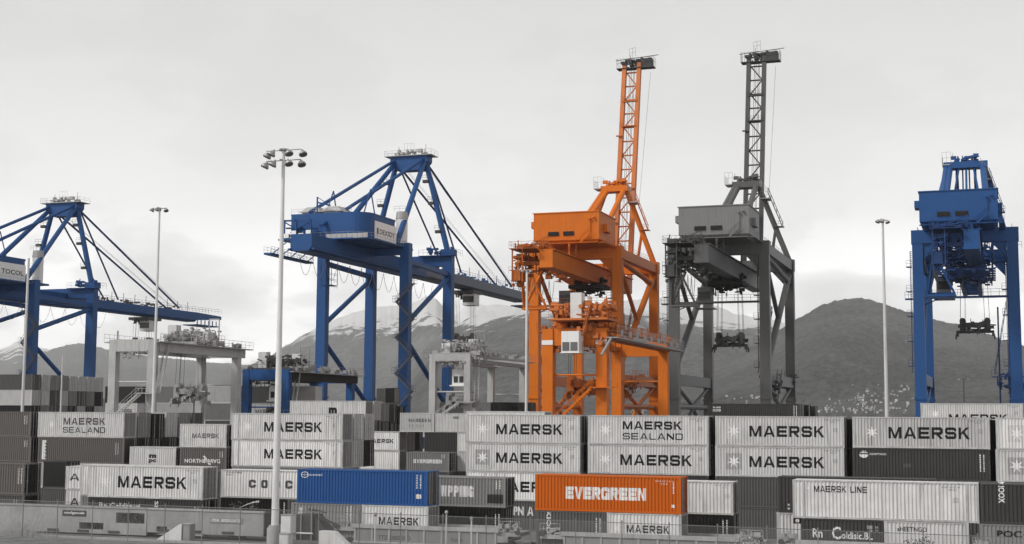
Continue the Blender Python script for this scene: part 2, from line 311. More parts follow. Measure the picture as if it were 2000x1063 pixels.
# ------------------------------------------------------------------ lettering
def glyph(ch, t, w):
    tv = t; c = .16
    if ch == 'I': return tv, [[(0, 0), (tv, 0), (tv, 1), (0, 1)]], []
    if ch == 'E': m = .5-t/2; return w, [[(0, 0), (w, 0), (w, t), (tv, t), (tv, m), (w*.93, m), (w*.93, m+t), (tv, m+t), (tv, 1-t), (w, 1-t), (w, 1), (0, 1)]], []
    if ch == 'L': return w*.9, [[(0, 0), (w*.9, 0), (w*.9, t), (tv, t), (tv, 1), (0, 1)]], []
    if ch == 'N': return w, [[(0, 0), (tv, 0), (tv, .64), (w-1.25*tv, 0), (w, 0), (w, 1), (w-tv, 1), (w-tv, .36), (1.25*tv, 1), (0, 1)]], []
    if ch == 'M':
        w = w*1.18; return w, [[(0, 0), (tv, 0), (tv, .66), (w/2-.45*tv, 0), (w/2+.45*tv, 0), (w-tv, .66), (w-tv, 0), (w, 0), (w, 1), (w-1.15*tv, 1), (w/2, .3), (1.15*tv, 1), (0, 1)]], []
    if ch == 'A':
        w = w*1.12; k = 1.1*tv; ln = lambda y: k+(w/2-k)*(y/.84); y1, y2 = .2, .2+.75*t
        return w, [[(0, 0), (k, 0), (ln(y1), y1), (w-ln(y1), y1), (w-k, 0), (w, 0), (w/2+.55*tv, 1), (w/2-.55*tv, 1)]], [[(ln(y2), y2), (w-ln(y2), y2), (w/2, .84)]]
    if ch in 'RPD':
        b0 = .36 if ch != 'D' else 0
        o = [(0, 0), (tv, 0), (tv, b0), (.40*w, b0), (w-1.2*tv, 0), (w, 0), (.44*w+1.15*tv, b0), (w-c, b0), (w, b0+c), (w, 1-c), (w-c, 1), (0, 1)]
        if ch == 'P': o = [(0, 0), (tv, 0), (tv, b0), (w-c, b0), (w, b0+c), (w, 1-c), (w-c, 1), (0, 1)]
        if ch == 'D': o = [(0, 0), (w-c, 0), (w, c), (w, 1-c), (w-c, 1), (0, 1)]
        return w, [o], [[(tv, b0+t*.95), (w-tv-.06, b0+t*.95), (w-tv, b0+t*.95+.06), (w-tv, 1-t-.06), (w-tv-.06, 1-t), (tv, 1-t)]]
    if ch == 'O': return w, [[(c, 0), (w-c, 0), (w, c), (w, 1-c), (w-c, 1), (c, 1), (0, 1-c), (0, c)]], [[(t, t+.05), (t+.05, t), (w-t-.05, t), (w-t, t+.05), (w-t, 1-t-.05), (w-t-.05, 1-t), (t+.05, 1-t), (t, 1-t-.05)]]
    if ch == 'C': return w, [[(0, c), (c, 0), (w-c, 0), (w, c), (w, t+.12), (w-t, t+.12), (w-t, t), (t, t), (t, 1-t), (w-t, 1-t), (w-t, 1-t-.12), (w, 1-t-.12), (w, 1-c), (w-c, 1), (c, 1), (0, 1-c)]], []
    if ch == 'G': return w, [[(0, c), (c, 0), (w, 0), (w, .56), (w*.52, .56), (w*.52, .56-t*.9), (w-t, .56-t*.9), (w-t, t), (t, t), (t, 1-t), (w-t, 1-t), (w-t, 1-t-.1), (w, 1-t-.1), (w, 1-c), (w-c, 1), (c, 1), (0, 1-c)]], []
    if ch == 'S': a, b_ = .5+.5*t, .5-.5*t; return w, [[(0, c), (c, 0), (w-c, 0), (w, c), (w, a-c), (w-c, a), (t, a), (t, 1-t), (w-t, 1-t), (w-t, 1-t-.1), (w, 1-t-.1), (w, 1-c), (w-c, 1), (c, 1), (0, 1-c), (0, b_+c), (c, b_), (w-t, b_), (w-t, t), (t, t), (t, t+.1), (0, t+.1)]], []
    if ch == 'K': return w, [[(0, 0), (tv, 0), (tv, .34), (.34*w, .50), (w-1.3*tv, 0), (w, 0), (.36*w+.72*tv, .64), (w*.96, 1), (w*.96-1.35*tv, 1), (tv, .55), (tv, 1), (0, 1)]], []
    if ch == 'V': return w, [[(w/2-.5*tv, 0), (w/2+.5*tv, 0), (w, 1), (w-1.1*tv, 1), (w/2, .33), (1.1*tv, 1), (0, 1)]], []
    if ch == 'W': w = w*1.22; return w, [[(.27*w-.5*tv, 0), (.27*w+.45*tv, 0), (w/2, .62), (.73*w-.45*tv, 0), (.73*w+.5*tv, 0), (w, 1), (w-1.05*tv, 1), (.72*w, .36), (w/2+.5*tv, 1), (w/2-.5*tv, 1), (.28*w, .36), (1.05*tv, 1), (0, 1)]], []
    if ch == 'T': return w, [[(w/2-tv/2, 0), (w/2+tv/2, 0), (w/2+tv/2, 1-t), (w, 1-t), (w, 1), (0, 1), (0, 1-t), (w/2-tv/2, 1-t)]], []
    if ch == 'H': return w, [[(0, 0), (tv, 0), (tv, .5-t/2), (w-tv, .5-t/2), (w-tv, 0), (w, 0), (w, 1), (w-tv, 1), (w-tv, .5+t/2), (tv, .5+t/2), (tv, 1), (0, 1)]], []
    return w*.5, [], []
def word(text, x0, x1, z0, z1, t=.2, w=1.05, gap=.2):
    """triangles (2-D) of a word in squared capitals filling the box"""
    x = 0; tri = []
    for ch in text:
        aw, outs, holes = glyph(ch, t, w)
        for o in outs:
            loops = [[Vector((p[0]+x, p[1], 0)) for p in lp] for lp in [o]+holes]; flat = [p for lp in loops for p in lp]
            for tr in tessellate_polygon(loops): tri.append([flat[i] for i in tr])
        x += aw+gap
    x -= gap; k = (x1-x0)/x
    return [[(x0+p.x*k, z0+p.y*(z1-z0)) for p in tr] for tr in tri]
_fc = {}
def script(text, x0, x1, z0, z1, bold=.0, shear=0):
    """triangles of a word in Blender's built-in font, fitted to the box"""
    key = (text, bold, shear)
    if key not in _fc:
        cu = bpy.data.curves.new('t', 'FONT'); cu.body = text; cu.offset = bold; cu.shear = shear; cu.resolution_u = 2
        o = bpy.data.objects.new('t', cu); col.objects.link(o); bpy.context.view_layer.update()
        me = bpy.data.meshes.new_from_object(o); bpy.data.objects.remove(o); me.calc_loop_triangles()
        _fc[key] = [[tuple(me.vertices[i].co[:2]) for i in lt.vertices] for lt in me.loop_triangles]
        bpy.data.meshes.remove(me)
    T = _fc[key]; X = [p[0] for t in T for p in t]; Y = [p[1] for t in T for p in t]; a, b, c, d = min(X), max(X), min(Y), max(Y)
    return [[(x0+(p[0]-a)/(b-a)*(x1-x0), z0+(p[1]-c)/(d-c)*(z1-z0)) for p in t] for t in T]
def rect(x0, x1, z0, z1): return [[(x0, z0), (x1, z0), (x1, z1)], [(x0, z0), (x1, z1), (x0, z1)]]
def starpoly(cx, cz, r, n=7, k=.36):
    P = [(cx+math.sin(math.pi*i/n)*(r if i % 2 == 0 else r*k), cz+math.cos(math.pi*i/n)*(r if i % 2 == 0 else r*k)) for i in range(2*n)]
    return [[(cx, cz), P[i], P[(i+1) % (2*n)]] for i in range(2*n)]
def rot90(tri, cx, cz): return [[(cx+(p[1]-cz), cz-(p[0]-cx)) for p in t] for t in tri]

# ------------------------------------------------------------------ containers
PI_, AM = .28, .066
def prof(x, L_):
    if x < .17 or x > L_-.17: return .014
    u = ((x-.17) % PI_)/PI_
    return .014+AM*(0 if u < .26 else (u-.26)/.24 if u < .5 else 1 if u < .76 else (1-u)/.24)
def prof_x(L_):
    xs = [.17]; k = 0
    while True:
        for u in (.26, .5, .76, 1.0):
            x = .17+(k+u)*PI_
            if x >= L_-.17: xs.append(L_-.17); return xs
            xs.append(x)
        k += 1
_cm = {}
def cmesh(kind, L_, h):
    key = (kind, L_, h)
    if key in _cm: return _cm[key]
    mb = MB(); W = 2.44
    if kind == 'body':
        xs = prof_x(L_); n = len(xs)
        mb.add([(x, prof(x, L_), .17) for x in xs]+[(x, prof(x, L_), h-.11) for x in xs], [(i, i+1, n+i+1, n+i) for i in range(n-1)])
        mb.add([(x, W-prof(x, L_), .17) for x in xs]+[(x, W-prof(x, L_), h-.11) for x in xs], [(i+1, i, n+i, n+i+1) for i in range(n-1)])
        mb.box(.10, L_-.09, .09, W-.09, .14, h-.02)
        for k in range(int(L_/.6)): mb.box(.3+k*.6, .55+k*.6, .2, W-.2, h-.02, h-.003)
        ys = [.17+i*.19 for i in range(12)]
        for y in ys: mb.box(.045, .10, y, y+.09, .17, h-.11)
    elif kind == 'frame':
        for x0 in (0, L_-.17):
            for y0 in (0, W-.17): mb.box(x0, x0+.17, y0, y0+.17, .12, h-.12); mb.box(x0-.006, x0+.18, y0-.006, y0+.18, 0, .12); mb.box(x0-.006, x0+.18, y0-.006, y0+.18, h-.12, h)
        for y0 in (.004, W-.084): mb.box(.18, L_-.18, y0, y0+.08, .02, .17); mb.box(.18, L_-.18, y0, y0+.08, h-.11, h-.012)
        for x0 in (.004, L_-.104): mb.box(x0, x0+.1, .18, W-.18, .02, .16); mb.box(x0, x0+.1, .18, W-.18, h-.13, h-.012)
        if L_ > 13:
            for xx in (.76, L_-.93): mb.box(xx, xx+.17, .001, .05, .12, h-.12); mb.box(xx-.01, xx+.18, -.008, .06, 0, .12); mb.box(xx-.01, xx+.18, -.008, .06, h-.12, h)
    elif kind == 'door':                                        # near leaf, at the +X end
        mb.box(L_-.085, L_-.04, .18, 1.21, .17, h-.14)
        for k in range(5): z = .32+k*(h-.75)/4; mb.box(L_-.04, L_-.005, .24, 1.16, z, z+.2)
        for z in (.5, h*.5, h-.6): mb.box(L_-.03, L_+.01, .10, .32, z, z+.13)
    elif kind == 'rod': mb.tube((L_+.012, 0, .06), (L_+.012, 0, h-.06), .042, 5); mb.box(L_-.01, L_+.05, -.09, .09, h*.42, h*.42+.07); mb.box(L_-.01, L_+.05, -.07, .07, .3, .37); mb.box(L_-.01, L_+.05, -.07, .07, h-.4, h-.33)
    elif kind == 'whole':
        a, b = cmesh('body', L_, h), cmesh('frame', L_, h)
        for me in (a, b): mb.add([vv.co[:] for vv in me.vertices], [tuple(p.vertices) for p in me.polygons])
    _cm[key] = mb.mesh('container_'+kind); return _cm[key]
_tm = {}
def decal(tris, L_, off, key=None):
    """a painted mark that follows the corrugations of the side wall"""
    if key and (key, L_, off) in _tm: return _tm[(key, L_, off)]
    bm = bmesh.new()
    for t in tris:
        try: bm.faces.new([bm.verts.new((p[0], 0, p[1])) for p in t])
        except ValueError: pass
    xs = [p[0] for t in tris for p in t]; lo, hi = min(xs), max(xs)
    for x in prof_x(L_):
        if lo < x < hi: bmesh.ops.bisect_plane(bm, geom=bm.verts[:]+bm.edges[:]+bm.faces[:], plane_co=(x, 0, 0), plane_no=(1, 0, 0))
    for vv in bm.verts: vv.co.y = prof(vv.co.x, L_)-off
    me = bpy.data.meshes.new('lettering'); bm.to_mesh(me); bm.free()
    if key: _tm[(key, L_, off)] = me
    return me
LN = {20: 6.06, 40: 12.19, 45: 13.72}
def cont(pl, pr, Y, z0, h, mat, label, typ=40, marks=(), door=None, group=None, length=None, plain=False, frame=None):
    """one container whose near long side spans photo columns pl..pr at depth Y, standing at height z0"""
    L_ = LN[typ]; zm = z0+h/2
    if pl is None: x1 = xat(pr, Y, zm); x0 = x1-(length or L_)
    elif pr is None: x0 = xat(pl, Y, zm); x1 = x0+(length or L_)
    else: x0, x1 = xat(pl, Y, zm), xat(pr, Y, zm)
    return cont_at(x0, (x1-x0), Y, z0, h, mat, label, typ, marks, door, group, plain, frame)
def cont_at(x0, length, Y, z0, h, mat, label, typ=40, marks=(), door=None, group='shipping containers', plain=False, frame=None):
    L_ = LN[typ]; group = group or 'shipping containers'; h = round(h, 2); mat = M[mat] if isinstance(mat, str) else mat
    if plain:
        o = link('shipping_container', cmesh('whole', L_, h), None, mat, (x0, Y, z0)); o.scale.x = length/L_
        return tag(o, label, 'container', group)
    r = empty('shipping_container', (x0, Y, z0), label, 'container', group); r.scale.x = length/L_
    link('side_walls', cmesh('body', L_, h), r, mat); link('frame', cmesh('frame', L_, h), r, M['lframe'] if mat in (M['white'], M['light'], M['streaky']) else mat)
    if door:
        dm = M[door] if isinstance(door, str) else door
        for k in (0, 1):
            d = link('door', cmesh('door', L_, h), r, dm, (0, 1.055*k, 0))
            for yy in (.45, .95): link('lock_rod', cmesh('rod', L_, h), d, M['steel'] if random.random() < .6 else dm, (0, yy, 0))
    for i, mk in enumerate(marks):
        nm, key, tris, mm = mk[:4]; off = .004+.003*(mk[4] if len(mk) > 4 else 0)
        link(nm, decal(tris, L_, off, key), r, M[mm])
    return r
def mk_maersk(L_, h, a=.27, b=.85, z0=.31, z1=.67, mat='lblack', text='MAERSK', t=.235):
    return ('lettering', f'{text}{a}{b}{z0}{z1}{h}{t}', word(text, a*L_, b*L_, z0*h, z1*h, t), mat)
def mk_star(L_, h, cx=.147, cz=.5, r=.235, plate=None, mat='star'):
    res = []
    if plate: res.append(('emblem_panel', f'pl{cx}{cz}{r}{h}', rect(cx*L_-r*h*1.15, cx*L_+r*h*1.15, cz*h-r*h*1.12, cz*h+r*h*1.12), plate))
    res.append(('star_emblem', f'st{cx}{cz}{r}{h}', starpoly(cx*L_, cz*h, r*h), mat, 1)); return res
def mk_codes(L_, h, mat='lgrey', a=.90, seed=1):
    r = random.Random(seed); T = script('MSKU %06d' % r.randrange(10**6), a*L_-.6, a*L_+.75, h*.865, h*.905); T += script('45G1', a*L_-.1, a*L_+.5, h*.80, h*.84)
    for k in range(4): T += script('%05d' % r.randrange(10**5), a*L_+.2, a*L_+.6, h*(.60-.035*k), h*(.625-.035*k))
    return ('code_marks', f'cd{mat}{a}{seed}{h}', T, mat)
def mk_vert(L_, h, mat='lwhite', x=.93, z0=.35, z1=.85, n=2):
    T = []
    for i in range(n):
        r = random.Random(i+7); z = z0
        while z < z1: d = r.uniform(.03, .09); T += rect(x*L_+i*.32, x*L_+i*.32+.10, z*h, min(z1, z+d)*h); z += d+.02
    return ('code_marks', f'vt{mat}{x}{z0}{z1}{n}{h}', T, mat)
L40, L45, L20 = LN[40], LN[45], LN[20]
def maersk_set(L_, h, plate=None, seed=1, text=True, **k): return [mk_maersk(L_, h, **k)]+mk_star(L_, h, plate=plate)+[mk_codes(L_, h, seed=seed)]
YT, Y2, YR = 108.0, 114.2, 134.0          # double-stack train, second train, first yard row
ZT = [.98, 3.88]; HC, ST = 2.9, 2.59
G_T, G_Y = 'containers double-stacked on the rail wagons', 'containers stacked in the yard'
# --- front train, upper tier
cont(None, 47, YT, ZT[1], HC, 'brown', 'dark brownish container on the train at the left edge, with a black end', 40, [mk_vert(L40, HC, x=.94)], 'black', G_T)
cont(172, 396, YT, ZT[1], HC, 'light', 'light grey starred container on the train, left of the one with wide-spaced letters', 40, maersk_set(L40, HC, seed=2, a=.265, b=.86, z0=.32, z1=.68), 'mid', G_T)
cont(580, 835, YT+.6, ZT[1], HC, 'cblue', 'bright blue container with a small round white logo, on the train', 40,
     [('logo', 'ring', [[(.72*1+.38*math.cos(a_)*r1, 2.42+.27*math.sin(a_)*r1) for a_, r1 in ((i*.2618, 1), ((i+1)*.2618, 1), ((i+1)*.2618, .78))] for i in range(24)]+[[(.72+.38*math.cos(a_)*r1, 2.42+.27*math.sin(a_)*r1) for a_, r1 in ((i*.2618, 1), ((i+1)*.2618, .78), (i*.2618, .78))] for i in range(24)]+rect(.5, .95, 2.38, 2.46)+starpoly(.72, 2.42, .17, 4), 'lwhite'),
      ('lettering', 'bl', script('ocotoisol', 1.12, 2.35, 2.34, 2.54, .01), 'lwhite'), mk_vert(L40, HC, x=.915, z0=.5, z1=.9), ('hazard_label', 'hz', rect(11.15, 11.6, .62, .98), 'lwhite'), ('hazard_label', 'hz2', starpoly(11.37, .8, .13, 4, .6), 'peach', 1)], 'grey', G_T)
cont(1045, 1330, YT, ZT[1], HC, 'corange', 'bright orange container with heavy white block lettering, on the train', 40,
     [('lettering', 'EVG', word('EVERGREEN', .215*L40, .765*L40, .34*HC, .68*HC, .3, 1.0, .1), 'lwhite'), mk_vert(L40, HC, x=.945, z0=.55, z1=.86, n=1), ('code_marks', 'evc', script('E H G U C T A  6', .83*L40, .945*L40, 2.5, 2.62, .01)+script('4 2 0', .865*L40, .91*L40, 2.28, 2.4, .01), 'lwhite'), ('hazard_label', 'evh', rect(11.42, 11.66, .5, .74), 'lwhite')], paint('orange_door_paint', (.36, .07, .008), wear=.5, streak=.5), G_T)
cont(1548, 1912, YT, ZT[1], HC, 'light', 'long light grey container with one small line of dark lettering near its top left', 45,
     [mk_maersk(L45, HC, .12, .41, .69, .855, text='MAERSK LINE', t=.2)]+mk_star(L45, HC, .085, .79, .055)+[mk_codes(L45, HC, seed=5, a=.85)], None, G_T)
cont(1915, None, YT, ZT[1], HC, 'dark', 'dark container with white lettering running down its left end, at the right edge', 40,
     [('lettering', 'KIO', rot90(script('KIOOX', .7, 2.25, 2.05, 2.5, .03), 1.48, 2.28), 'lwhite')], None, G_T)
# --- front train, lower tier
cont(None, 46, YT, ZT[0], HC, 'grey', 'grey container at the left edge, lower one under the dark brownish container', 40, [mk_vert(L40, HC, x=.9)], 'black', G_T)
cont(172, 276, YT, ZT[0], HC, 'dark', 'dark short container with script lettering under the light starred container at left', 20,
     [('lettering', 'gol', script('Rn Golditteri', 1.2, 5.9, 1.85, 2.45, .03), 'lwhite')], None, G_T)
cont(277, 396, YT, ZT[0], HC, 'dark', 'dark short container with vertical white marks, under the light starred one at left', 20,
     [('lettering', 'sho', rot90(script('SHO.', .5, 2.2, 2.0, 2.4, .03), 1.2, 2.0), 'lwhite'), mk_vert(L20, HC, x=.86, z0=.4, z1=.8)], 'black', G_T)
cont(568, 704, YT+.6, ZT[0], HC, 'mid', 'brownish grey short container under the left half of the blue one', 20, [mk_vert(L20, HC, x=.80, z0=.2, z1=.95), ('lettering', 'v1', rect(.75, .95, 1.9, 2.5)+rect(.62, .82, 1.7, 2.1), 'lwhite')], None, G_T)
cont(706, 836, YT+.6, ZT[0], HC, 'light', 'light short container with dark lettering under the right half of the blue one', 20, [mk_maersk(L20, HC, .26, .86, .44, .66), *mk_star(L20, HC, .13, .55, .14)], 'mid', G_T)
cont(1047, 1183, YT, ZT[0], HC, 'grey', 'dark grey short container with vertical white lettering under the left half of the orange one', 20, [('lettering', 'kic', rot90(script('KIOO', .2, 2.0, 1.75, 2.15, .03), 1.1, 1.95), 'lwhite'), mk_vert(L20, HC, x=.86, z0=.3, z1=.85)], None, G_T)
cont(1185, 1331, YT, ZT[0], HC, 'light', 'light short container with dark lettering under the right half of the orange one', 20, [mk_maersk(L20, HC, .27, .84, .47, .68), *mk_star(L20, HC, .14, .58, .13)], 'grey', G_T)
cont(1565, 1725, YT, ZT[0], HC, 'dark', 'dark short container with white script lettering under the long small-lettered one', 20, [('lettering', 'rng', script('Rn', .85, 1.6, 1.5, 2.15, .02)+script('C', 2.3, 2.95, 1.4, 2.35, .02)+script('oldisic.BL', 3.0, 5.3, 1.45, 1.98, .02), 'lwhite'), ('code_marks', 'rnc', rect(4.9, 5.3, 2.25, 2.5)+rect(5.1, 5.3, 2.05, 2.2)+rect(5.5, 5.7, 2.3, 2.45)+rect(5.5, 5.7, 2.1, 2.2), 'faint')], None, G_T)
cont(1727, 1893, YT, ZT[0], HC, 'light', 'light short container with small dark lettering under the right half of the long small-lettered one', 20, [('lettering', 'ahe', script('aHEETNGO', .95, 3.1, 2.15, 2.5, .02), 'lblack')], 'mid', G_T)
cont(1914, None, YT, ZT[0], HC, 'mid', 'mid grey container with dark rounded lettering at the right edge, lower tier of the train', 40, [('lettering', 'poc', script('POC', 1.2, 2.9, 1.95, 2.45, .03)+rect(3.0, 5.2, 2.15, 2.25), 'lblack')], None, G_T)
# --- second train
Z2 = [.9, 3.6]
cont(431, 676, Y2, 3.75, ST, 'white', 'white container with wide-spaced dark letters, behind the lamp mast on the second train', 40, [('lettering', 'cos', word('COSCO', .229*L40, .676*L40, .37*ST, .66*ST, .28, .78, .60), 'lgrey'), ('code_marks', 'cosc', script('CCLU 7405', .5, 2.1, 2.25, 2.4, .02)+script('45G1', .5, 1.1, 2.05, 2.18, .02), 'lgrey')], 'mid', 'containers on the second train')
cont(431, 560, Y2, .9, 2.85, 'black', 'black short container with a white arc and block marks, under the white wide-lettered one', 20,
     [('logo', 'arc', [q for i in range(12) for q in ([(1.4+2.1*i/12, 1.75+.75*math.sin(i/12*1.5)), (1.4+2.1*(i+1)/12, 1.75+.75*math.sin((i+1)/12*1.5)), (1.4+2.1*(i+1)/12, 1.77+.75*math.sin((i+1)/12*1.5)+.012*(i+1))], [(1.4+2.1*i/12, 1.75+.75*math.sin(i/12*1.5)), (1.4+2.1*(i+1)/12, 1.77+.75*math.sin((i+1)/12*1.5)+.012*(i+1)), (1.4+2.1*i/12, 1.77+.75*math.sin(i/12*1.5)+.012*i)])], 'lwhite'),
      ('lettering', 'blk', script('FESCO  TRANS', .8, 5.4, 1.05, 1.45, .06), 'lwhite'), mk_vert(L20, 2.85, x=.95, z0=.3, z1=.9, n=1)], None, 'containers on the second train')
cont(561, 690, Y2, .9, 2.85, 'grey', 'dark grey short container just right of the lamp mast, mostly behind the brownish one', 20, [('code_marks', 'm2', rot90(script('SOHI', .3, 1.5, 2.0, 2.35, .03), .9, 2.1), 'lwhite')], None, 'containers on the second train')
cont(727, 987, Y2, 3.55, ST, 'mid', 'mid grey container with tall white lettering and a dark square patch', 40, [('lettering', 'wpp', word('WPPING', .522*L40, .765*L40, .33*ST, .70*ST, .25, .6, .12), 'lwhite'), ('patch', 'pat', rect(.868*L40, .985*L40, .14*ST, .44*ST), 'dark'), mk_vert(L40, ST, x=.93, z0=.62, z1=.9)], 'dark', 'containers on the second train')
cont(727, 985, Y2, .9, 2.65, 'black', 'black container under the mid grey one with tall white lettering', 40, [mk_vert(L40, 2.65, x=.93, z0=.2, z1=.8)], 'black', 'containers on the second train')
cont(1141, 1432, Y2, 3.5, 2.7, 'white', 'white unlettered container right of the orange one', 40, [mk_codes(L40, 2.7, a=.93, seed=9, mat='faint')], 'grey', 'containers on the second train')
cont(1141, 1432, Y2, .9, 2.6, 'black', 'black container with two columns of white marks under the white unlettered one', 40, [mk_vert(L40, 2.6, x=.93, z0=.1, z1=.85)], 'black', 'containers on the second train')
cont(1520, 1826, Y2, 3.85, HC, 'dark', 'dark container behind the long small-lettered one, its left end and top edge showing', 40, [('code_marks', 'dots', rect(.75, .9, .55, .7)+rect(.75, .9, .25, .4), 'lwhite')], 'black', 'containers on the second train')
cont(1834, None, Y2, 3.7, HC, 'black', 'black container showing only its top edge above the long small-lettered one', 40, [], None, 'containers on the second train')
cont(1517, 1665, Y2, .95, HC, 'light', 'light short container with a dark square logo, low on the second train', 20, [('logo', 'sq', rect(1.35, 2.0, 2.05, 2.5), 'lblack'), ('logo', 'sqc', starpoly(1.68, 2.28, .17, 8, .8), 'lwhite', 1), ('code_marks', 'sq2', rect(2.1, 2.4, 2.1, 2.16)+rect(2.1, 2.4, 2.24, 2.3)+rect(2.1, 2.4, 2.38, 2.44), 'lblack')], None, 'containers on the second train')
cont(1690, 1826, Y2, .95, HC, 'grey', 'grey container of the second train hidden under the dark one', 20, [], None, 'containers on the second train', plain=True)
cont(1834, None, Y2, .8, HC, 'grey', 'grey container of the second train at the far right, low behind the front train', 40, [], None, 'containers on the second train', plain=True)
# --- yard, first row
def stack(pl, pr, specs, typ=40, h=HC, Y=YR):
    for i, sp in enumerate(specs):
        if sp: cont(pl, pr, Y, i*h, h, sp[0], sp[1], typ, sp[2] if len(sp) > 2 else [], sp[3] if len(sp) > 3 else None, G_Y, plain=len(sp) < 3)
HID = 'plain grey container mostly hidden at the foot of a yard stack'
def hid(m='grey'): return (m, HID)
stack(None, 60, [hid(), hid('dark'), ('brown', 'dark brownish container in the yard at the left edge, second of two under the sky', [mk_vert(L40, HC, x=.92, z0=.6, z1=.85)], 'black'), ('brown', 'dark brownish container in the yard at the left edge, topmost', [mk_vert(L40, HC, x=.92, z0=.5, z1=.85)], 'black')])
stack(74, 242, [hid(), ('light', 'light container low in the yard seen in the gap at left, its lettering cut off', [mk_maersk(L40, HC, .33, .9)], None),
      ('brown', 'brownish container with a white vertical band at its left end', [('lettering', 'band', rect(.55, 1.15, .35, 2.55), 'lwhite'), ('lettering', 'bandt', rot90(script('PPPPS', .1, 1.9, 1.5, 1.9, .04), .9, 1.45), 'lgrey', 1), mk_vert(L40, HC, x=.9, z0=.35, z1=.8)], 'dark'),
      ('light', 'light container with two lines of lettering, topmost at far left', [mk_maersk(L40, HC, .30, .785, .5, .77, mat='lgrey'), mk_maersk(L40, HC, .295, .785, .18, .41, mat='lgrey', text='SEALAND', t=.18), *mk_star(L40, HC, .16, .5, .19)], 'mid')])
cont(128, 252, YR-9, 3.4, 2.45, 'white', 'white container in the gap at left showing only the first two dark letters', 20, [mk_maersk(L20, 2.45, .06, .9, .38, .68, mat='lgrey', text='AERSK')], None, G_Y)
cont(128, 252, YR-9, .95, 2.45, 'white', 'white container in the gap at left, the lower one showing only two dark letters', 20, [mk_maersk(L20, 2.45, .06, .9, .3, .62, mat='lblack', text='AERSK')], None, G_Y)
cont(84, 128, YR-6, 3.3, HC, 'dark', 'dark container deep in the gap beside the first cut-off letters at left', 20, [], 'dark', G_Y)
cont(157, 262, YT+3.4, 3.75, HC, 'white', 'white container whose left end shows beside the light starred one at left', 20, [], None, G_T)
cont(157, 262, YT+3.4, .9, 2.85, 'mid', 'grey container low behind the left end of the light starred one', 20, [], None, G_T)
# short containers at left: two stacks of standard height
for k, (mt, lb, mk) in enumerate([('grey', HID, None), ('grey', HID, None), ('light', 'light short container with a dark two-line monogram, third up in the yard at left', [('lettering', 'mpc', script('m', .42*L20, .58*L20, 1.35, 1.75, .06)+script('pc', .42*L20, .58*L20, .75, 1.22, .05), 'lblack')])]):
    cont(253, 343, YR, k*ST, ST, mt, lb, 20, mk or [], 'black' if mk else None, G_Y, plain=not mk)
for k, (mt, lb, mk) in enumerate([('grey', HID, None), ('grey', HID, None), ('brown', 'brownish short container with ornate white lettering under a light one at left', [('lettering', 'nor', script('NORTHBORVG', .10*L20, .87*L20, .9, 1.35, .03)+[[(3.0, 1.65), (4.1, .72), (3.75, .72)], [(3.0, 1.65), (3.2, 1.75), (4.1, .72)]], 'lwhite'), mk_vert(L20, ST, x=.85, z0=.6, z1=.85)]),
                          ('light', 'light short container with small dark lettering, topmost above the brownish one with ornate lettering', [mk_maersk(L20, ST, .27, .84, .40, .60, mat='lgrey'), *mk_star(L20, ST, .12, .5, .09)])]):
    cont(351, 442, YR, k*ST, ST, mt, lb, 20, mk or [], 'black' if mk else None, G_Y, plain=not mk)
stack(452, 669, [hid('mid'), ('mid', 'plain container under the two long light lettered ones behind the lamp mast', [], 'grey'),
      ('white', 'lower of two long light containers with dark lettering behind the lamp mast', maersk_set(L45, HC, seed=12, a=.30, b=.82), 'mid'), ('white', 'upper of two long light containers with dark lettering behind the lamp mast', maersk_set(L45, HC, seed=13, a=.30, b=.82), 'mid')], 45)
x0 = xat(452, YR, 8); x1 = xat(669, YR, 8)
for j, (ma, mb_) in enumerate((('pale', 'light'), ('black', 'pale'))):
    for k, mt in ((2, ma), (3, mb_)): cont_at(x0, x1-x0, YR+2.75*(j+1), k*HC, HC, mt, ('pale', 'black')[mt == 'black']+' container end in the yard, %s behind the two long light lettered ones, %s tier' % (['next', 'second'][j], ['lower', 'upper'][k-2]), 45, [], mt, G_Y)
x0 = xat(74, YR, 10); x1 = xat(242, YR, 10)
for j, mt in enumerate(('mid', 'black', 'pale', 'mid', 'grey')):
    cont_at(x0, x1-x0, YR+2.8*(j+1), 3*HC-.15*(j % 2), HC, mt, ['mid grey doors just right of the two-line lettered container at far left', 'black doors under the foot of the pale mast at left', 'pale doors right of the black doors at left', 'mid grey doors, fourth end right of the two-line lettered container', 'dark grey doors just left of the topmost small-lettered short container'][j], 40, [], mt, G_Y)
    cont_at(x0, x1-x0, YR+2.8*(j+1), 2*HC-.15*(j % 2), HC, 'dark', 'dark container end under the row of doors at left', 40, [], 'black', G_Y)
stack(910, 1133, [('grey', 'grey container with two white letters showing, low between the tall-lettered and orange ones', [('lettering', 'pna', word('CH', 3.9, 5.0, 1.3, 2.3, .3)+script('PN', 5.15, 6.25, 1.45, 2.35, .05)+word('A', 6.6, 7.3, 1.45, 2.35, .28), 'lwhite')], 'dark'),
      ('white', 'white container with large dark lettering partly hidden behind the left end of the orange one', maersk_set(L40, HC, seed=21), 'mid'),
      ('light', 'light container with a grey-panelled star, partly above the left end of the orange one', maersk_set(L40, HC, 'plate', 22), 'black'), ('light', 'topmost light container with dark lettering left of the two-line lettered one in the centre', maersk_set(L40, HC, None, 23), 'dark')])
stack(1148, 1384, [hid(), hid('dark'), ('light', 'light container with dark lettering directly above the orange one', maersk_set(L40, HC, seed=24, a=.275, b=.865), 'black'),
      ('light', 'light container with two lines of dark lettering, topmost in the centre above the orange one', [mk_maersk(L40, HC, .295, .785, .52, .80), mk_maersk(L40, HC, .295, .79, .18, .40, text='SEALAND', t=.17), *mk_star(L40, HC, .15, .5, .235, 'plate2'), mk_codes(L40, HC, seed=25)], 'black')])
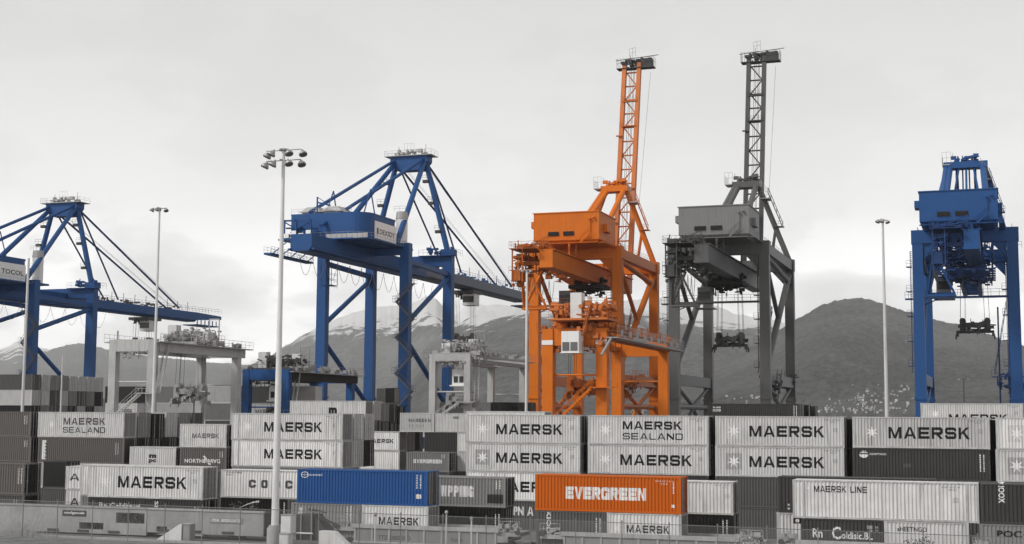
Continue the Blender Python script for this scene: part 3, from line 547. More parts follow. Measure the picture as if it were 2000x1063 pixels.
stack(1397, 1649, [('grey', 'dark grey container lowest in the gap right of the white unlettered one', [], 'black'), ('grey', 'dark grey container below two starred light ones, right of the white unlettered one', [], 'black'),
      ('light', 'light container with a star on a grey square, directly above a plain dark grey one', maersk_set(L40, HC, 'plate', 26, z0=.32, z1=.68), 'black'), ('light', 'light container with dark lettering and a pale star square, topmost right of centre', maersk_set(L40, HC, 'plate2', 27, z0=.32, z1=.68), 'black')])
stack(1665, 1933, [hid(), hid('dark'), ('dark', 'dark container with a small white bowl logo, under the streaked lettered one', [('logo', 'bowl', [[(1.05, 2.3), (1.05+.42*math.cos(i*.2618), 2.3+.33*math.sin(i*.2618)), (1.05+.42*math.cos((i+1)*.2618), 2.3+.33*math.sin((i+1)*.2618))] for i in range(12, 24)]+rect(.72, 1.4, 2.42, 2.5)+rect(.85, 1.25, 2.56, 2.62), 'lwhite'), ('lettering', 'ele', script('ELEMITYHGO', 1.6, 3.1, 2.25, 2.43, .02), 'lwhite'), mk_vert(L40, HC, x=.93, z0=.3, z1=.85), ('patch', 'ep', rect(4.6, 5.3, 1.15, 1.5), 'grey')], 'black'),
      ('streaky', 'dirty light container with dark vertical streaks and large dark lettering, topmost at right', [mk_maersk(L40, HC, .268, .86, .31, .68), *mk_star(L40, HC, .145, .5, .21), mk_codes(L40, HC, seed=28)], 'black')])
stack(1945, None, [hid(), hid(), ('light', 'light container with a star on a grey square at the right edge, second from top', maersk_set(L40, HC, 'plate', 29), None), ('light', 'topmost light container with a star on a pale square at the right edge', maersk_set(L40, HC, 'plate2', 30), None)])
cont(911, 1064, YR+5, 9.05, HC, 'white', 'white container showing only a pale strip over the lettered stack left of centre', 40, [], 'mid', G_Y)
for px_g in (1124, 1372, 1640, 1922):  # added black row behind the stacks, fills the gaps in place of shade
    for k in range(4): cont(px_g, px_g+110, YR+2.7, 2.85*k, 2.83, 'black', 'black container added behind a narrow gap between lettered stacks to keep it dark', 20, [], None, G_Y, plain=True)
# --- yard, further rows
Y3 = 168.0
cont(702, 780, Y3, 6.75, 2.5, 'white', 'small white container far back with the end of a dark word, left of centre', 20, [mk_maersk(L20, 2.5, .2, .86, .4, .62)], 'mid', G_Y)
cont(702, 780, Y3, 4.25, 2.5, 'white', 'small plain white container far back under the one with the end of a dark word', 20, [], 'mid', G_Y)
cont(702, 780, Y3, 1.73, 2.5, 'grey', HID, 20, [], None, G_Y, plain=True)
for j, mt in enumerate(('mid', 'black')):
    x0 = xat(702, Y3, 7); x1 = xat(780, Y3, 7)
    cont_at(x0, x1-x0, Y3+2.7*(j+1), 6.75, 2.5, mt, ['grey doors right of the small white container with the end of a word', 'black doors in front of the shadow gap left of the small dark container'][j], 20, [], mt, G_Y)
    cont_at(x0, x1-x0, Y3+2.7*(j+1), 4.25, 2.5, 'grey', ['grey doors right of the small plain white container', 'grey doors touching the left end of the small grey white-lettered container'][j], 20, [], 'grey', G_Y)
cont(829, 892, Y3, 6.75, 2.5, 'dark', 'small plain dark container far back, above the small grey white-lettered one', 20, [], 'black', G_Y)
cont(794, 877, Y3-2.8, 4.25, 2.5, 'mid', 'small grey container far back with white block lettering', 20, [('lettering', 'EVG2', word('EVERGREEN', .16*L20, .83*L20, .43*2.5, .63*2.5, .3, 1.0, .1), 'lwhite'), mk_vert(L20, 2.5, x=.82, z0=.7, z1=.9)], 'black', G_Y)
cont(794, 877, Y3-2.8, 1.73, 2.5, 'grey', HID, 20, [], None, G_Y, plain=True)
cont(829, 892, Y3, 4.25, 2.5, 'grey', HID, 20, [], None, G_Y, plain=True); cont(829, 892, Y3, 1.73, 2.5, 'grey', HID, 20, [], None, G_Y, plain=True)
cont(781, 848, Y3, 9.25, 2.5, 'pale', 'small pale container with faded dark lettering, above the shadow gap left of centre', 20, [('lettering', 'mas', word('MASEEKN', .25*L20, .9*L20, .52*2.5, .70*2.5, .22), 'lgrey'), ('lettering', 'mas2', script('SY IIDI', .25*L20, .7*L20, .24*2.5, .4*2.5, .02), 'faint')], 'pale', G_Y)
cont(850, 912, Y3, 9.25, 2.5, 'light', 'small pale container with a few small dark marks, right of the faded-lettered one', 20, [('code_marks', 'dk', script('ozan', .55*L20, .75*L20, .70*2.5, .83*2.5, .03), 'lgrey')], None, G_Y)
cont(893, 960, Y3, 6.75, 2.5, 'white', 'small white container far back peeping out left of the lettered stack, upper one', 20, [], None, G_Y); cont(893, 960, Y3, 4.25, 2.5, 'light', 'small light container far back peeping out left of the lettered stack, lower one', 20, [], None, G_Y)
cont(893, 960, Y3, 1.73, 2.5, 'grey', HID, 20, [], None, G_Y, plain=True)
for pl_, pr_, yy_ in ((702, 780, Y3), (794, 877, Y3-2.8), (829, 892, Y3), (893, 960, Y3), (781, 828, Y3)):
    cont(pl_, pr_, yy_, 0, 1.71, 'grey', HID, 20, [], None, G_Y, plain=True)
# five-high block behind the lamp mast
Y4 = 177.0
for k in range(5):
    top = k == 4
    cont(566, 714, Y4, k*2.68, 2.68, 'light' if top else 'grey', 'light container with one dark heavy letter, topmost behind the two long light lettered ones' if top else HID, 40, [('lettering', 'mm', script('m', .515*L40, .625*L40, .75, 1.75, .07), 'lblack')] if top else [], 'mid' if top else None, G_Y, plain=not top)
x0 = xat(566, Y4, 12); x1 = xat(714, Y4, 12)
for j, mt in enumerate(('pale', 'mid', 'dark', 'black')):
    for k in (3, 4): cont_at(x0, x1-x0, Y4+2.8*(j+1), k*2.68-.22*j, 2.68, mt if k == 4 else ('mid', 'dark', 'black', 'dark')[j], '%s %s door pair right of the heavy single letter, %s tier' % ({'mid': 'mid grey'}.get(mt, mt), ['first', 'second', 'third', 'fourth'][j], 'upper' if k == 4 else 'lower'), 40, [], mt if k == 4 else 'dark', G_Y)
# five-high rows in front of the quay, right
for k in range(5):
    top = k == 4; z = k*2.66
    cont(1382, 1560, 190, z, 2.66, 'dark' if top else 'grey', 'dark container with a small white mark, standing at the foot of the grey crane' if top else HID, 40, [('lettering', 'ico', script('ICOSI', .06*L40, .145*L40, 1.55, 1.9, .04)+script('0-00', .06*L40, .145*L40, 2.0, 2.25, .03), 'lwhite'), mk_vert(L40, 2.66, x=.945, z0=.05, z1=.9)] if top else [], 'black' if top else None, G_Y, plain=not top)
    cont(1798, 1999, 177, z, 2.66, 'light' if top else 'grey', 'light container with dark lettering cut off at the bottom, under the right-hand blue crane' if top else HID, 40, maersk_set(L40, 2.66, seed=40, a=.28, b=.85, z0=.16, z1=.50) if top else [], None, G_Y, plain=not top)
x0 = xat(1382, 190, 12); x1 = xat(1560, 190, 12)
for j, mt in enumerate(('grey', 'black', 'dark')):
    cont_at(x0, x1-x0+.6*j, 192.8+2.8*j, 4*2.66-.12*j, 2.66, mt, ['grey', 'black', 'dark'][j]+' container end right of the dark one with the small white mark, %s back' % ['first', 'second', 'third'][j], 40, [], mt, G_Y)
# far stacks, left: rows of ends and a few long sides
rng = random.Random(4)
YF = 214.0
x1 = xat(62, YF, 14)
for j in range(13):
    for k in range(3 if j < 8 else 2):
        mt = rng.choice(['mid', 'grey', 'pale', 'black', 'pale', 'mid', 'mid', 'light']); z = (2.9*4.4+2.9*k if j < 8 else 2.9*3.95+2.9*k)
        cont_at(x1-12.19, 12.19, YF+2.75*j, z-2.9, 2.88, mt, '%s far container end behind the leftmost crane, column %d from left, row %d up' % ({'mid': 'mid grey'}.get(mt, mt), j+1, k+1), 40, [], mt if j < 9 else None, G_Y, plain=j >= 9)
for j in range(13):
    for k in range(3): cont_at(x1-12.19, 12.19, YF+2.75*j, 2.9*k, 2.88, 'grey', HID, 40, [], None, G_Y, plain=True)
for k in range(5):
    for pl, pr, mats, lb in ((205, 268, ('grey', 'grey', 'grey', 'light', 'dark'), 'under the pale yard crane at left'), (478, 548, ('grey', 'grey', 'light', 'light', 'grey'), 'under the small blue yard crane'), (565, 616, ('grey', 'grey', 'grey', 'light', 'pale'), 'behind the heavy single letter'), (302, 376, ('grey', 'grey', 'grey', 'pale', 'mid'), 'between the legs of the pale yard crane'), (400, 470, ('grey', 'grey', 'grey', 'mid', 'pale'), 'under the right legs of the pale yard crane')):
        mt = mats[k]; vis = k >= 3
        mks = [mk_maersk(L40, HC, .3, .85, .35, .65, mat='lgrey')] if (mt == 'light' and vis) else []
        cont(pl, pr, 205, 1.6+2.9*k, 2.88, mt, '%s far container %s, %s' % (mt if mt != 'mid' else 'mid grey', lb, 'topmost' if k == 4 else 'second from top') if vis else HID, 40, mks, None, G_Y, plain=not vis)
for pl, pr, k0, mt, lb in ((735, 752, 4, 'mid', 'between the blue legs'), (753, 770, 4, 'dark', 'left of the stair leg')):
    for k in range(6): cont(pl, pr, 225, 2.7*k, 2.68, mt if k % 2 else 'grey', '%s far container end %s of the blue crane, %s' % (mt, lb, ['', '', '', '', 'second from top', 'topmost'][k]) if k > 3 else HID, 20, [], 'mid' if k > 3 else None, G_Y, plain=k <= 3)
for pl, pr, mt, lb in ((858, 906, 'grey', 'left of the stair of the pale yard crane'), (925, 958, 'mid', 'with pale roof marks under the pale yard crane'), (960, 1012, 'black', 'black, between the right legs of the pale yard crane'), (1012, 1038, 'dark', 'beside the first orange leg')):
    for k in range(5): cont(pl, pr, 228, 2.75*k, 2.73, mt if k == 4 else 'grey', 'far container %s' % lb if k == 4 else HID, 20, [], 'black' if k == 4 else None, G_Y, plain=k < 4)

# ------------------------------------------------------------------ quay cranes
def legs(r, mat, S, g, zt, wx=1.9, wy=1.7, z0=1.6):
    for x in (0, S):
        for y in (0, g):
            mb = MB().beam((x, y, z0), (x, y, zt), wx*1.08, wy, wx*.98, wy); mb.box(x-wx*.6, x+wx*.6, y-wy*.6, y+wy*.6, 14.5, 14.9); lg = mb.build('leg', mat, r)
            bo = MB().box(x-3, x+3, y-.5, y+.5, .7, 1.6)
            for k in range(4): bo.tube((x-2.4+1.6*k, y-.3, .4), (x-2.4+1.6*k, y+.3, .4), .4, 10)
            bo.build('wheel_bogie', M['machine'], lg)
def festoon(r, pts, drop, mat='cable'):
    mb = MB()
    for a, b in zip(pts, pts[1:]):
        a, b = Vector(a), Vector(b)
        P = [a.lerp(b, i/8)-Vector((0, 0, drop*(1-(2*i/8-1)**2))) for i in range(9)]
        mb.path(P, .045, 4)
    return mb.build('festoon_cable', M[mat], r)
def spreader(r, cx, cy, z, ztop, L_=6.2, mat='machine'):
    mb = MB().box(cx-L_/2, cx+L_/2, cy-.35, cy+.35, z+.5, z+.95); mb.box(cx-L_/2, cx-L_/2+.4, cy-1.2, cy+1.2, z, z+.5); mb.box(cx+L_/2-.4, cx+L_/2, cy-1.2, cy+1.2, z, z+.5)
    mb.box(cx-1.6, cx+1.6, cy-.9, cy+.9, z+1.5, z+2.3)
    for s in (-1, 1):
        mb.tube((cx+s*2, cy-.6, z+2.6), (cx+s*2, cy+.6, z+2.6), .55, 10); mb.box(cx+s*2-.5, cx+s*2+.5, cy-.8, cy+.8, z+1, z+2.4)
        for k in (-1, 1): mb.beam((cx+s*L_/2, cy+k*1.1, z+.3), (cx+s*(L_/2+.05), cy+k*1.1, z-.5), .22)
    mb.clutter(cx-L_/2+.3, cx+L_/2-.3, cy-.9, cy+.9, z+.3, z+2.4, 34, 5)
    sp = mb.build('spreader', M[mat], r); rp = MB()
    for sx in (-2.4, -1.6, 1.6, 2.4):
        for sy in (-.5, .5): rp.tube((cx+sx, cy+sy, z+2.4), (cx+sx*.9, cy+sy, ztop), .035, 4)
    rp.build('hoist_rope', M['rope'], sp)
def zigzag(r, mat, x, y, z0, z1, w=2.6, step=3.6, side=1):
    mb = MB(); z = z0; d = 1
    while z+step <= z1:
        a = (x-w/2*d, y, z); b = (x+w/2*d, y, z+step); mb.stair(a, b, .7, (0, -1, 0)); mb.box(b[0]-.6, b[0]+.6, y-.9, y+.2, z+step-.06, z+step); mb.rail((b[0]+.6*d, y-.9, z+step), (b[0]+.6*d, y+.2, z+step)); mb.rail((b[0]-.6, y-.9, z+step), (b[0]+.6, y-.9, z+step), step=.6); z += step; d = -d
    return mb.build('stair', mat, r)

def crane_low(label, X0, Y0, S, g, z=44.0, za=66.0, boom=86, blue='blue', sx=1.0, text='DEXSDY'):
    """ship-to-shore crane with the boom lowered over the water"""
    B = M[blue]; r = empty('quay_crane', (X0, Y0, 0), label, 'crane', 'ship-to-shore cranes'); c = S/2
    zg = z-4.1                                                    # underside of the main girder
    legs(r, B, S, g, z)
    for y in (0, g): MB().beam((.95, y, z-1.1), (S-.95, y, z-1.1), 1.5, 2.2).build('portal_beam', B, r)
    for x in (0, S):
        MB().beam((x, .85, z-3.3), (x, g-.85, z-3.9), .9, .9).build('side_tie', B, r)
        MB().tube((x, g-.9, z-4.9), (x, .9, 29), .5, 10).build('diagonal_brace', B, r)
        MB().tube((x, .9, 25.5), (x, g-.9, 13.5), .5, 10).build('diagonal_brace', B, r)
        MB().beam((x, .9, 6), (x, g-.9, 6), 1.3, 2.2).build('sill_beam', B, r)
    # main girder with backreach
    yb = -26
    gd = MB().prism([(c-2.1, zg+3.0), (c-2.1, zg+.7), (c-1.5, zg), (c+1.5, zg), (c+2.1, zg+.7), (c+2.1, zg+3.0)], yb, g+4, 'y')
    gd.box(c-2.6, c-2.1, yb, g+4, zg+.2, zg+.5); gd.box(c+2.1, c+2.6, yb, g+4, zg+.2, zg+.5)
    gd = gd.build('girder', B, r)
    MB().box(c-2.12, c-2.1, -16, 0, zg+1, zg+3).box(c+2.1, c+2.115, -14, 4, zg+1.0, zg+3.4)
    bm_ = MB().prism([(c-1.9, zg+2.6), (c-1.9, zg+.6), (c-1.3, zg+.1), (c+1.3, zg+.1), (c+1.9, zg+.6), (c+1.9, zg+2.6)], g+4.2, g+boom*.8, 'y')
    bm_.add([(c-1.9, g+boom*.8, zg+2.6), (c-1.9, g+boom*.8, zg+.6), (c+1.9, g+boom*.8, zg+.6), (c+1.9, g+boom*.8, zg+2.6), (c-1.2, g+boom, zg+2.4), (c-1.2, g+boom, zg+1.5), (c+1.2, g+boom, zg+1.5), (c+1.2, g+boom, zg+2.4)],
            [(0, 1, 2, 3), (4, 7, 6, 5), (0, 4, 5, 1), (3, 2, 6, 7), (0, 3, 7, 4), (1, 5, 6, 2)])
    bm_.box(c-2.3, c+2.3, g+boom*.80, g+boom*.96, zg-.75, zg-.5)
    for k in range(6): bm_.box(c+1.5, c+1.7, g+boom*(.81+.028*k), g+boom*(.81+.028*k)+.2, zg-.5, zg+.8)
    bo = bm_.build('boom', B if sx < 1 else M['bluegrey'], r)
    rl = MB().rail((c+2.0, g+6, zg+2.6), (c+1.9, g+boom*.98, zg+3.0)).rail((c-2.0, g+6, zg+2.6), (c-1.9, g+boom*.98, zg+3.0)).clutter(c-1.5, c+1.5, g+10, g+boom*.7, zg+2.7, zg+3.4, 34, 9)
    for k in range(9): rl.tube((c+1.6, g+12+k*boom*.07, zg+2.6), (c+1.6, g+12+k*boom*.07, zg+5.0), .07, 4)
    rl.build('walkway_railing', M['machine'] if sx < 1 else B, bo)
    # machinery house: rounded at the seaward right corner
    hx0, hx1, hy0, hy1, hz0, hz1 = c-8.0, c+7.4, -15, -.8, z-.7, z+4.0
    def arc(cx, cy, rr, a0, a1, n=6): return [(cx+rr*math.cos(rad(a0+(a1-a0)*i/n)), cy+rr*math.sin(rad(a0+(a1-a0)*i/n))) for i in range(n+1)]
    pl_ = [(hx0, hy0), *arc(hx1-3.2, hy0+3.2, 3.2, -90, 0), *arc(hx1-2, hy1-2, 2, 0, 90), (hx0, hy1)]
    hs = MB().prism(pl_, hz0, hz1, 'z').build('machinery_house', B, r)
    MB().prism([(x*1.012-c*.012, y*1.01+.17) for x, y in pl_], hz1+.003, hz1+.22, 'z').build('roof', B, hs)
    dm = MB()
    for ox in (2.2, 6.6): dm.add([(hx0+ox-2.2, -12, hz1+1.0), (hx0+ox+2.2, -12, hz1+1.0), (hx0+ox+2.2, -6, hz1+1.0), (hx0+ox-2.2, -6, hz1+1.0), (hx0+ox-1, -11, hz1+2.1), (hx0+ox+1, -11, hz1+2.1), (hx0+ox+1, -7, hz1+2.1), (hx0+ox-1, -7, hz1+2.1)], [(0, 1, 5, 4), (1, 2, 6, 5), (2, 3, 7, 6), (3, 0, 4, 7), (4, 5, 6, 7), (0, 3, 2, 1)]); dm.box(hx0+ox-1.8, hx0+ox+1.8, -11.5, -6.5, hz1+.22, hz1+1)
    dm.build('roof_ventilator', M['roofw'], hs)
    hk = MB().tube((hx0+4.3, -13, hz1), (hx0+4.3, -13, hz1+3.6), .15, 6).beam((hx0+4.3, -13, hz1+2.6), (hx0+7, -13, hz1+1.9), .3).tube((hx0+4.3, -13, hz1+3.6), (hx0+6.6, -13, hz1+2.1), .06, 4).build('service_crane', B, hs)
    sg = MB().box(hx1+.06, hx1+.2, hy0+3.4, hy1-1.2, hz0-.1, hz0+3.6).build('sign_board', M['sign'], hs)
    T = script(text, hy0+5.4, hy1-1.9, hz0+1.3, hz0+2.3, .03); me = bpy.data.meshes.new('lettering'); vs = []; fs = []
    for t in T+rect(hy0+4.1, hy0+4.9, hz0+1.2, hz0+2.4): fs.append((len(vs), len(vs)+1, len(vs)+2)); vs += [(hx1+.21, p[0], p[1]) for p in t]
    me.from_pydata(vs, [], fs); link('lettering', me, sg, M['lgrey'])
    pf = MB().prism([(x*1.16-c*.16+.3, y+(-1.4 if y < -8 else 1.0)) for x, y in pl_], hz0-.25, hz0-.01, 'z'); pf.prism([(x*.8+c*.2+1.2, y*.8-1.6) for x, y in pl_], zg+3.0, hz0-.26, 'z'); pf.build('house_platform', B, r)
    k = MB()
    for a, b in (((hx0-1, hy0-1.3), (hx1-2, hy0-1.3)), ((hx1-2, hy0-1.3), (hx1+1.3, hy0+2)), ((hx1+1.3, hy0+2), (hx1+1.3, hy1+1))): k.rail((a[0], a[1], hz0), (b[0], b[1], hz0), 1.1, 1.1)
    for i in range(8):
        a = hx0+8+i*1.05; k.box(a, a+.98, hy0-1.36, hy0-1.33, hz0-.1, hz0+.75)
    for i in range(4): k.box(hx0-1+i*2, hx0+.6+i*2, hy0-1.36, hy0-1.33, hz0-.1, hz0+.6)
    k.rail((hx0, hy0, hz1+.22), (hx1-3, hy0, hz1+.22), .9, 1.4); k.build('platform_railing', M['steel'], r)
    fr = MB()                                                     # open winch frame at the left front of the house
    for x in (hx0-.2, hx0+2.2, hx0+5.2): fr.beam((x, hy0-2.2, hz0), (x, hy0-2.2, hz0+3.6), .3)
    fr.beam((hx0-.2, hy0-2.2, hz0+3.4), (hx0+5.2, hy0-2.2, hz0+3.4), .3); fr.tube((hx0-.2, hy0-2.2, hz0+3.2), (hx0+2.2, hy0-2.2, hz0+1.8), .12, 5); fr.tube((hx0+5.2, hy0-2.2, hz0+3.2), (hx0+2.2, hy0-2.2, hz0+1.8), .12, 5)
    fr.clutter(hx0-.5, hx0+6, hy0-2, hy0-.6, hz0+.2, hz0+2.2, 22, 3); fr.box(hx0-1, hx0+6, hy0-3, hy0-.2, hz0-.3, hz0-.02); fr.build('winch_frame', B, r)
    ps = MB()
    for i in range(4): ps.box(hx0+.2+i*1.5, hx0+1.2+i*1.5, hy0-3.1, hy0-3.05, hz0+.1, hz0+.9+.5*(i % 2))
    ps.build('notice_board', M['sign'], r)
    # lower service platform under the backreach
    bx = c-6.2; p = MB().box(bx-.6, bx+.9, yb-1, yb+15, zg-.6, zg-.25).rail((bx-.6, yb-1, zg-.25), (bx-.6, yb+15, zg-.25), 1.1, 1.2).rail((bx+.9, yb-1, zg-.25), (bx+.9, yb+15, zg-.25), 1.1, 1.2)
    for i in range(5): p.tube((bx, yb+1+i*3.3, zg-.25), (c-2.2, yb+1+i*3.3, zg+2.6), .1, 5)
    p.build('service_walkway', B, r)
    cg = MB(); bx2 = c-3.6
    for x in (bx2-1.1, bx2+1.1):
        for y in (-9, -6.5): cg.tube((x, y, zg-4.4), (x, y, zg), .07, 4)
    for zz in (zg-4.4, zg-3.3, zg-2.2): cg.rail((bx2-1.1, -9, zz-.6), (bx2+1.1, -9, zz-.6), .6, 1.1); cg.rail((bx2+1.1, -9, zz-.6), (bx2+1.1, -6.5, zz-.6), .6, 1.1)
    cg.box(bx2-1.1, bx2+1.1, -9, -6.5, zg-4.5, zg-4.4); cg.build('access_cage', B, r)
    festoon(r, [(c-2.5, yb+4+i*5.2, zg) for i in range(13)], 3.6)
    # mast
    ax = 3.3; zt = za-1.2
    tb = MB().prism([(c-ax-.9, zt-1.2), (c-ax+.6, zt-3), (c+ax-.6, zt-3), (c+ax+.9, zt-1.2), (c+ax+.9, zt), (c-ax-.9, zt)], g-1.4, g+1.4, 'y'); ap = tb.build('mast_head', B, r)
    pk = MB().box(c-ax-2, c+ax+2, g-2, g+2, zt+.003, zt+.15)
    for a, b in (((c-ax-2, g-2), (c+ax+2, g-2)), ((c+ax+2, g-2), (c+ax+2, g+2)), ((c-ax-2, g-2), (c-ax-2, g+2))): pk.rail((a[0], a[1], zt+.1), (b[0], b[1], zt+.1))
    pk.clutter(c-ax, c+ax, g-1, g+1, zt+.4, zt+1.2, 20, 8); pk.rail((c-1.6, g, zt+.2), (c+.6, g, zt+.2), 2.8, .7); pk.tube((c+ax, g, zt), (c+ax, g, zt+2.6), .06, 4); pk.tube((c-ax+.4, g, zt), (c-ax+.4, g, zt+2.4), .06, 4); pk.build('mast_platform', M['steel'], ap)
    for s, x in ((-1, 0), (1, S)):
        MB().tube((x, g, z-.2), (c+s*ax, g, zt-1), .62, 12, .55).build('mast_leg', B, r)
        MB().tube((x+s*-1.6, -1, z-.2), (c+s*ax, g-.6, zt-1), .58, 12, .5).build('mast_strut', B, r)
        MB().tube((c-5.2, -13, z+4.8) if s < 0 else (c-1.0, -16.6, z+1.6), (c+s*ax, g-1, zt-.7), .36, 8).build('backstay', B, r)
        for yy, rr in ((.28, .20), (.67, .24)): MB().tube((c+s*1.9, g+boom*yy, zg+3.2), (c+s*ax, g+1.2, zt-1.6), rr, 8).build('forestay', M['bluedk'], r)
        rp = MB()
        for dx in (0, .35): rp.tube((c+s*(1.2+dx), g+boom*.70, zg+3.6), (c+s*(ax-.8+dx), g+1.2, zt-1.2), .035, 4)
        rp.build('boom_hoist_rope', M['cable'], r)
        st = MB().tube((c+s*4.0, -9, z+4.8), (c+s*3.9, -6, z+9.8), .14, 6).tube((c+s*4.0, -4, z+4.8), (c+s*3.9, -6, z+9.8), .12, 6).build('stay_prop', B, r)
        lp = MB()
        for t in (.25, .55, .78):
            q = Vector((x, g, z)).lerp(Vector((c+s*ax, g, zt-1)), t); lp.box(q.x-1.5, q.x-.3, q.y-.9, q.y-.2, q.z-.3, q.z+.3); lp.rail((q.x-1.5, q.y-1, q.z+.3), (q.x+.2, q.y-1, q.z+.3), 1, .8)
        lp.build('mast_lamp', M['machine'], r)
    for ch_ in ('portal_gallery',):
        q = MB().box(c+2.7, S+2.2, g-1.8, g-.9, z-.1, z+.02).rail((c+2.7, g-1.8, z), (S+2.2, g-1.8, z), 1.2, 1).rail((S+2.2, g-1.8, z), (S+2.2, g+2, z), 1.2, 1).clutter(c+4, S+1, g-1, g+1, z+.3, z+1.6, 14, 21); q.box(S-1.3, S+1.3, g-1.2, g+1.2, z, z+1.3); q.build(ch_, B, r)
    hh = MB().tube((S-3.2, 5, z-.2), (S-3.2, 5, z+5.4), 1.15, 14).build('electrical_room', M['sign'], r); MB().tube((S-3.2, 5, z+5.4), (S-3.2, 5, z+6.9), 1.25, 14, 1.1).rail((S-4.4, 3.8, z+6.9), (S-2, 3.8, z+6.9), 1, .8).build('roof', M['steel'], hh)
    MB().box(S-4.6, S-1.6, 3.4, 7, z-.6, z-.21).rail((S-4.6, 3.4, z-.2), (S-1.6, 3.4, z-.2), 1, .8).build('room_platform', B, r)
    zigzag(r, M['bluegrey'], S+.6, -1.4, 12.4, z-5.5, 3.4, 3.4)
    tr = MB().box(c-2.8, c+2.8, g+30, g+36, zg-.9, zg-.2).clutter(c-2, c+2, g+30, g+36, zg-1.8, zg-.8, 26, 4).build('trolley', M['machine'], r)
    MB().box(c-.2, c+2.6, g+31, g+34.4, zg-3.6, zg-.95).build('operator_cabin', M['cabinet'], tr); MB().box(c-.1, c+2.5, g+30.92, g+30.99, zg-2.9, zg-1.5).build('cabin_window', M['glass'], tr)
    spreader(r, c, g+32, 27, zg+.5)
    return r
M['greybm'] = paint('dark_grey_boom_paint', .055, wear=.25, streak=.3, vary=.05)
M['bluegrey'] = paint('faded_blue_grey_boom_paint', (.085, .10, .14), wear=.25, streak=.35, vary=.03)
M['fence'] = paint('weathered_fence_steel', .2, rough=.7, wear=.3)
M['bluedk'] = paint('dark_blue_crane_paint', (.012, .042, .14), rough=.5, wear=.25, streak=.3, vary=.05, dirt=(.03, .04, .08))

def lattice(mb, a0, a1, b0, b1, n, rb):
    """rungs and alternating diagonals between the chords a0-a1 and b0-b1"""
    a0, a1, b0, b1 = map(Vector, (a0, a1, b0, b1))
    for i in range(n+1):
        p, q = a0.lerp(a1, i/n), b0.lerp(b1, i/n); mb.tube(p, q, rb, 6)
        if i < n:
            if i % 2: mb.tube(p, b0.lerp(b1, (i+1)/n), rb*.85, 5)
            else: mb.tube(q, a0.lerp(a1, (i+1)/n), rb*.85, 5)
    return mb

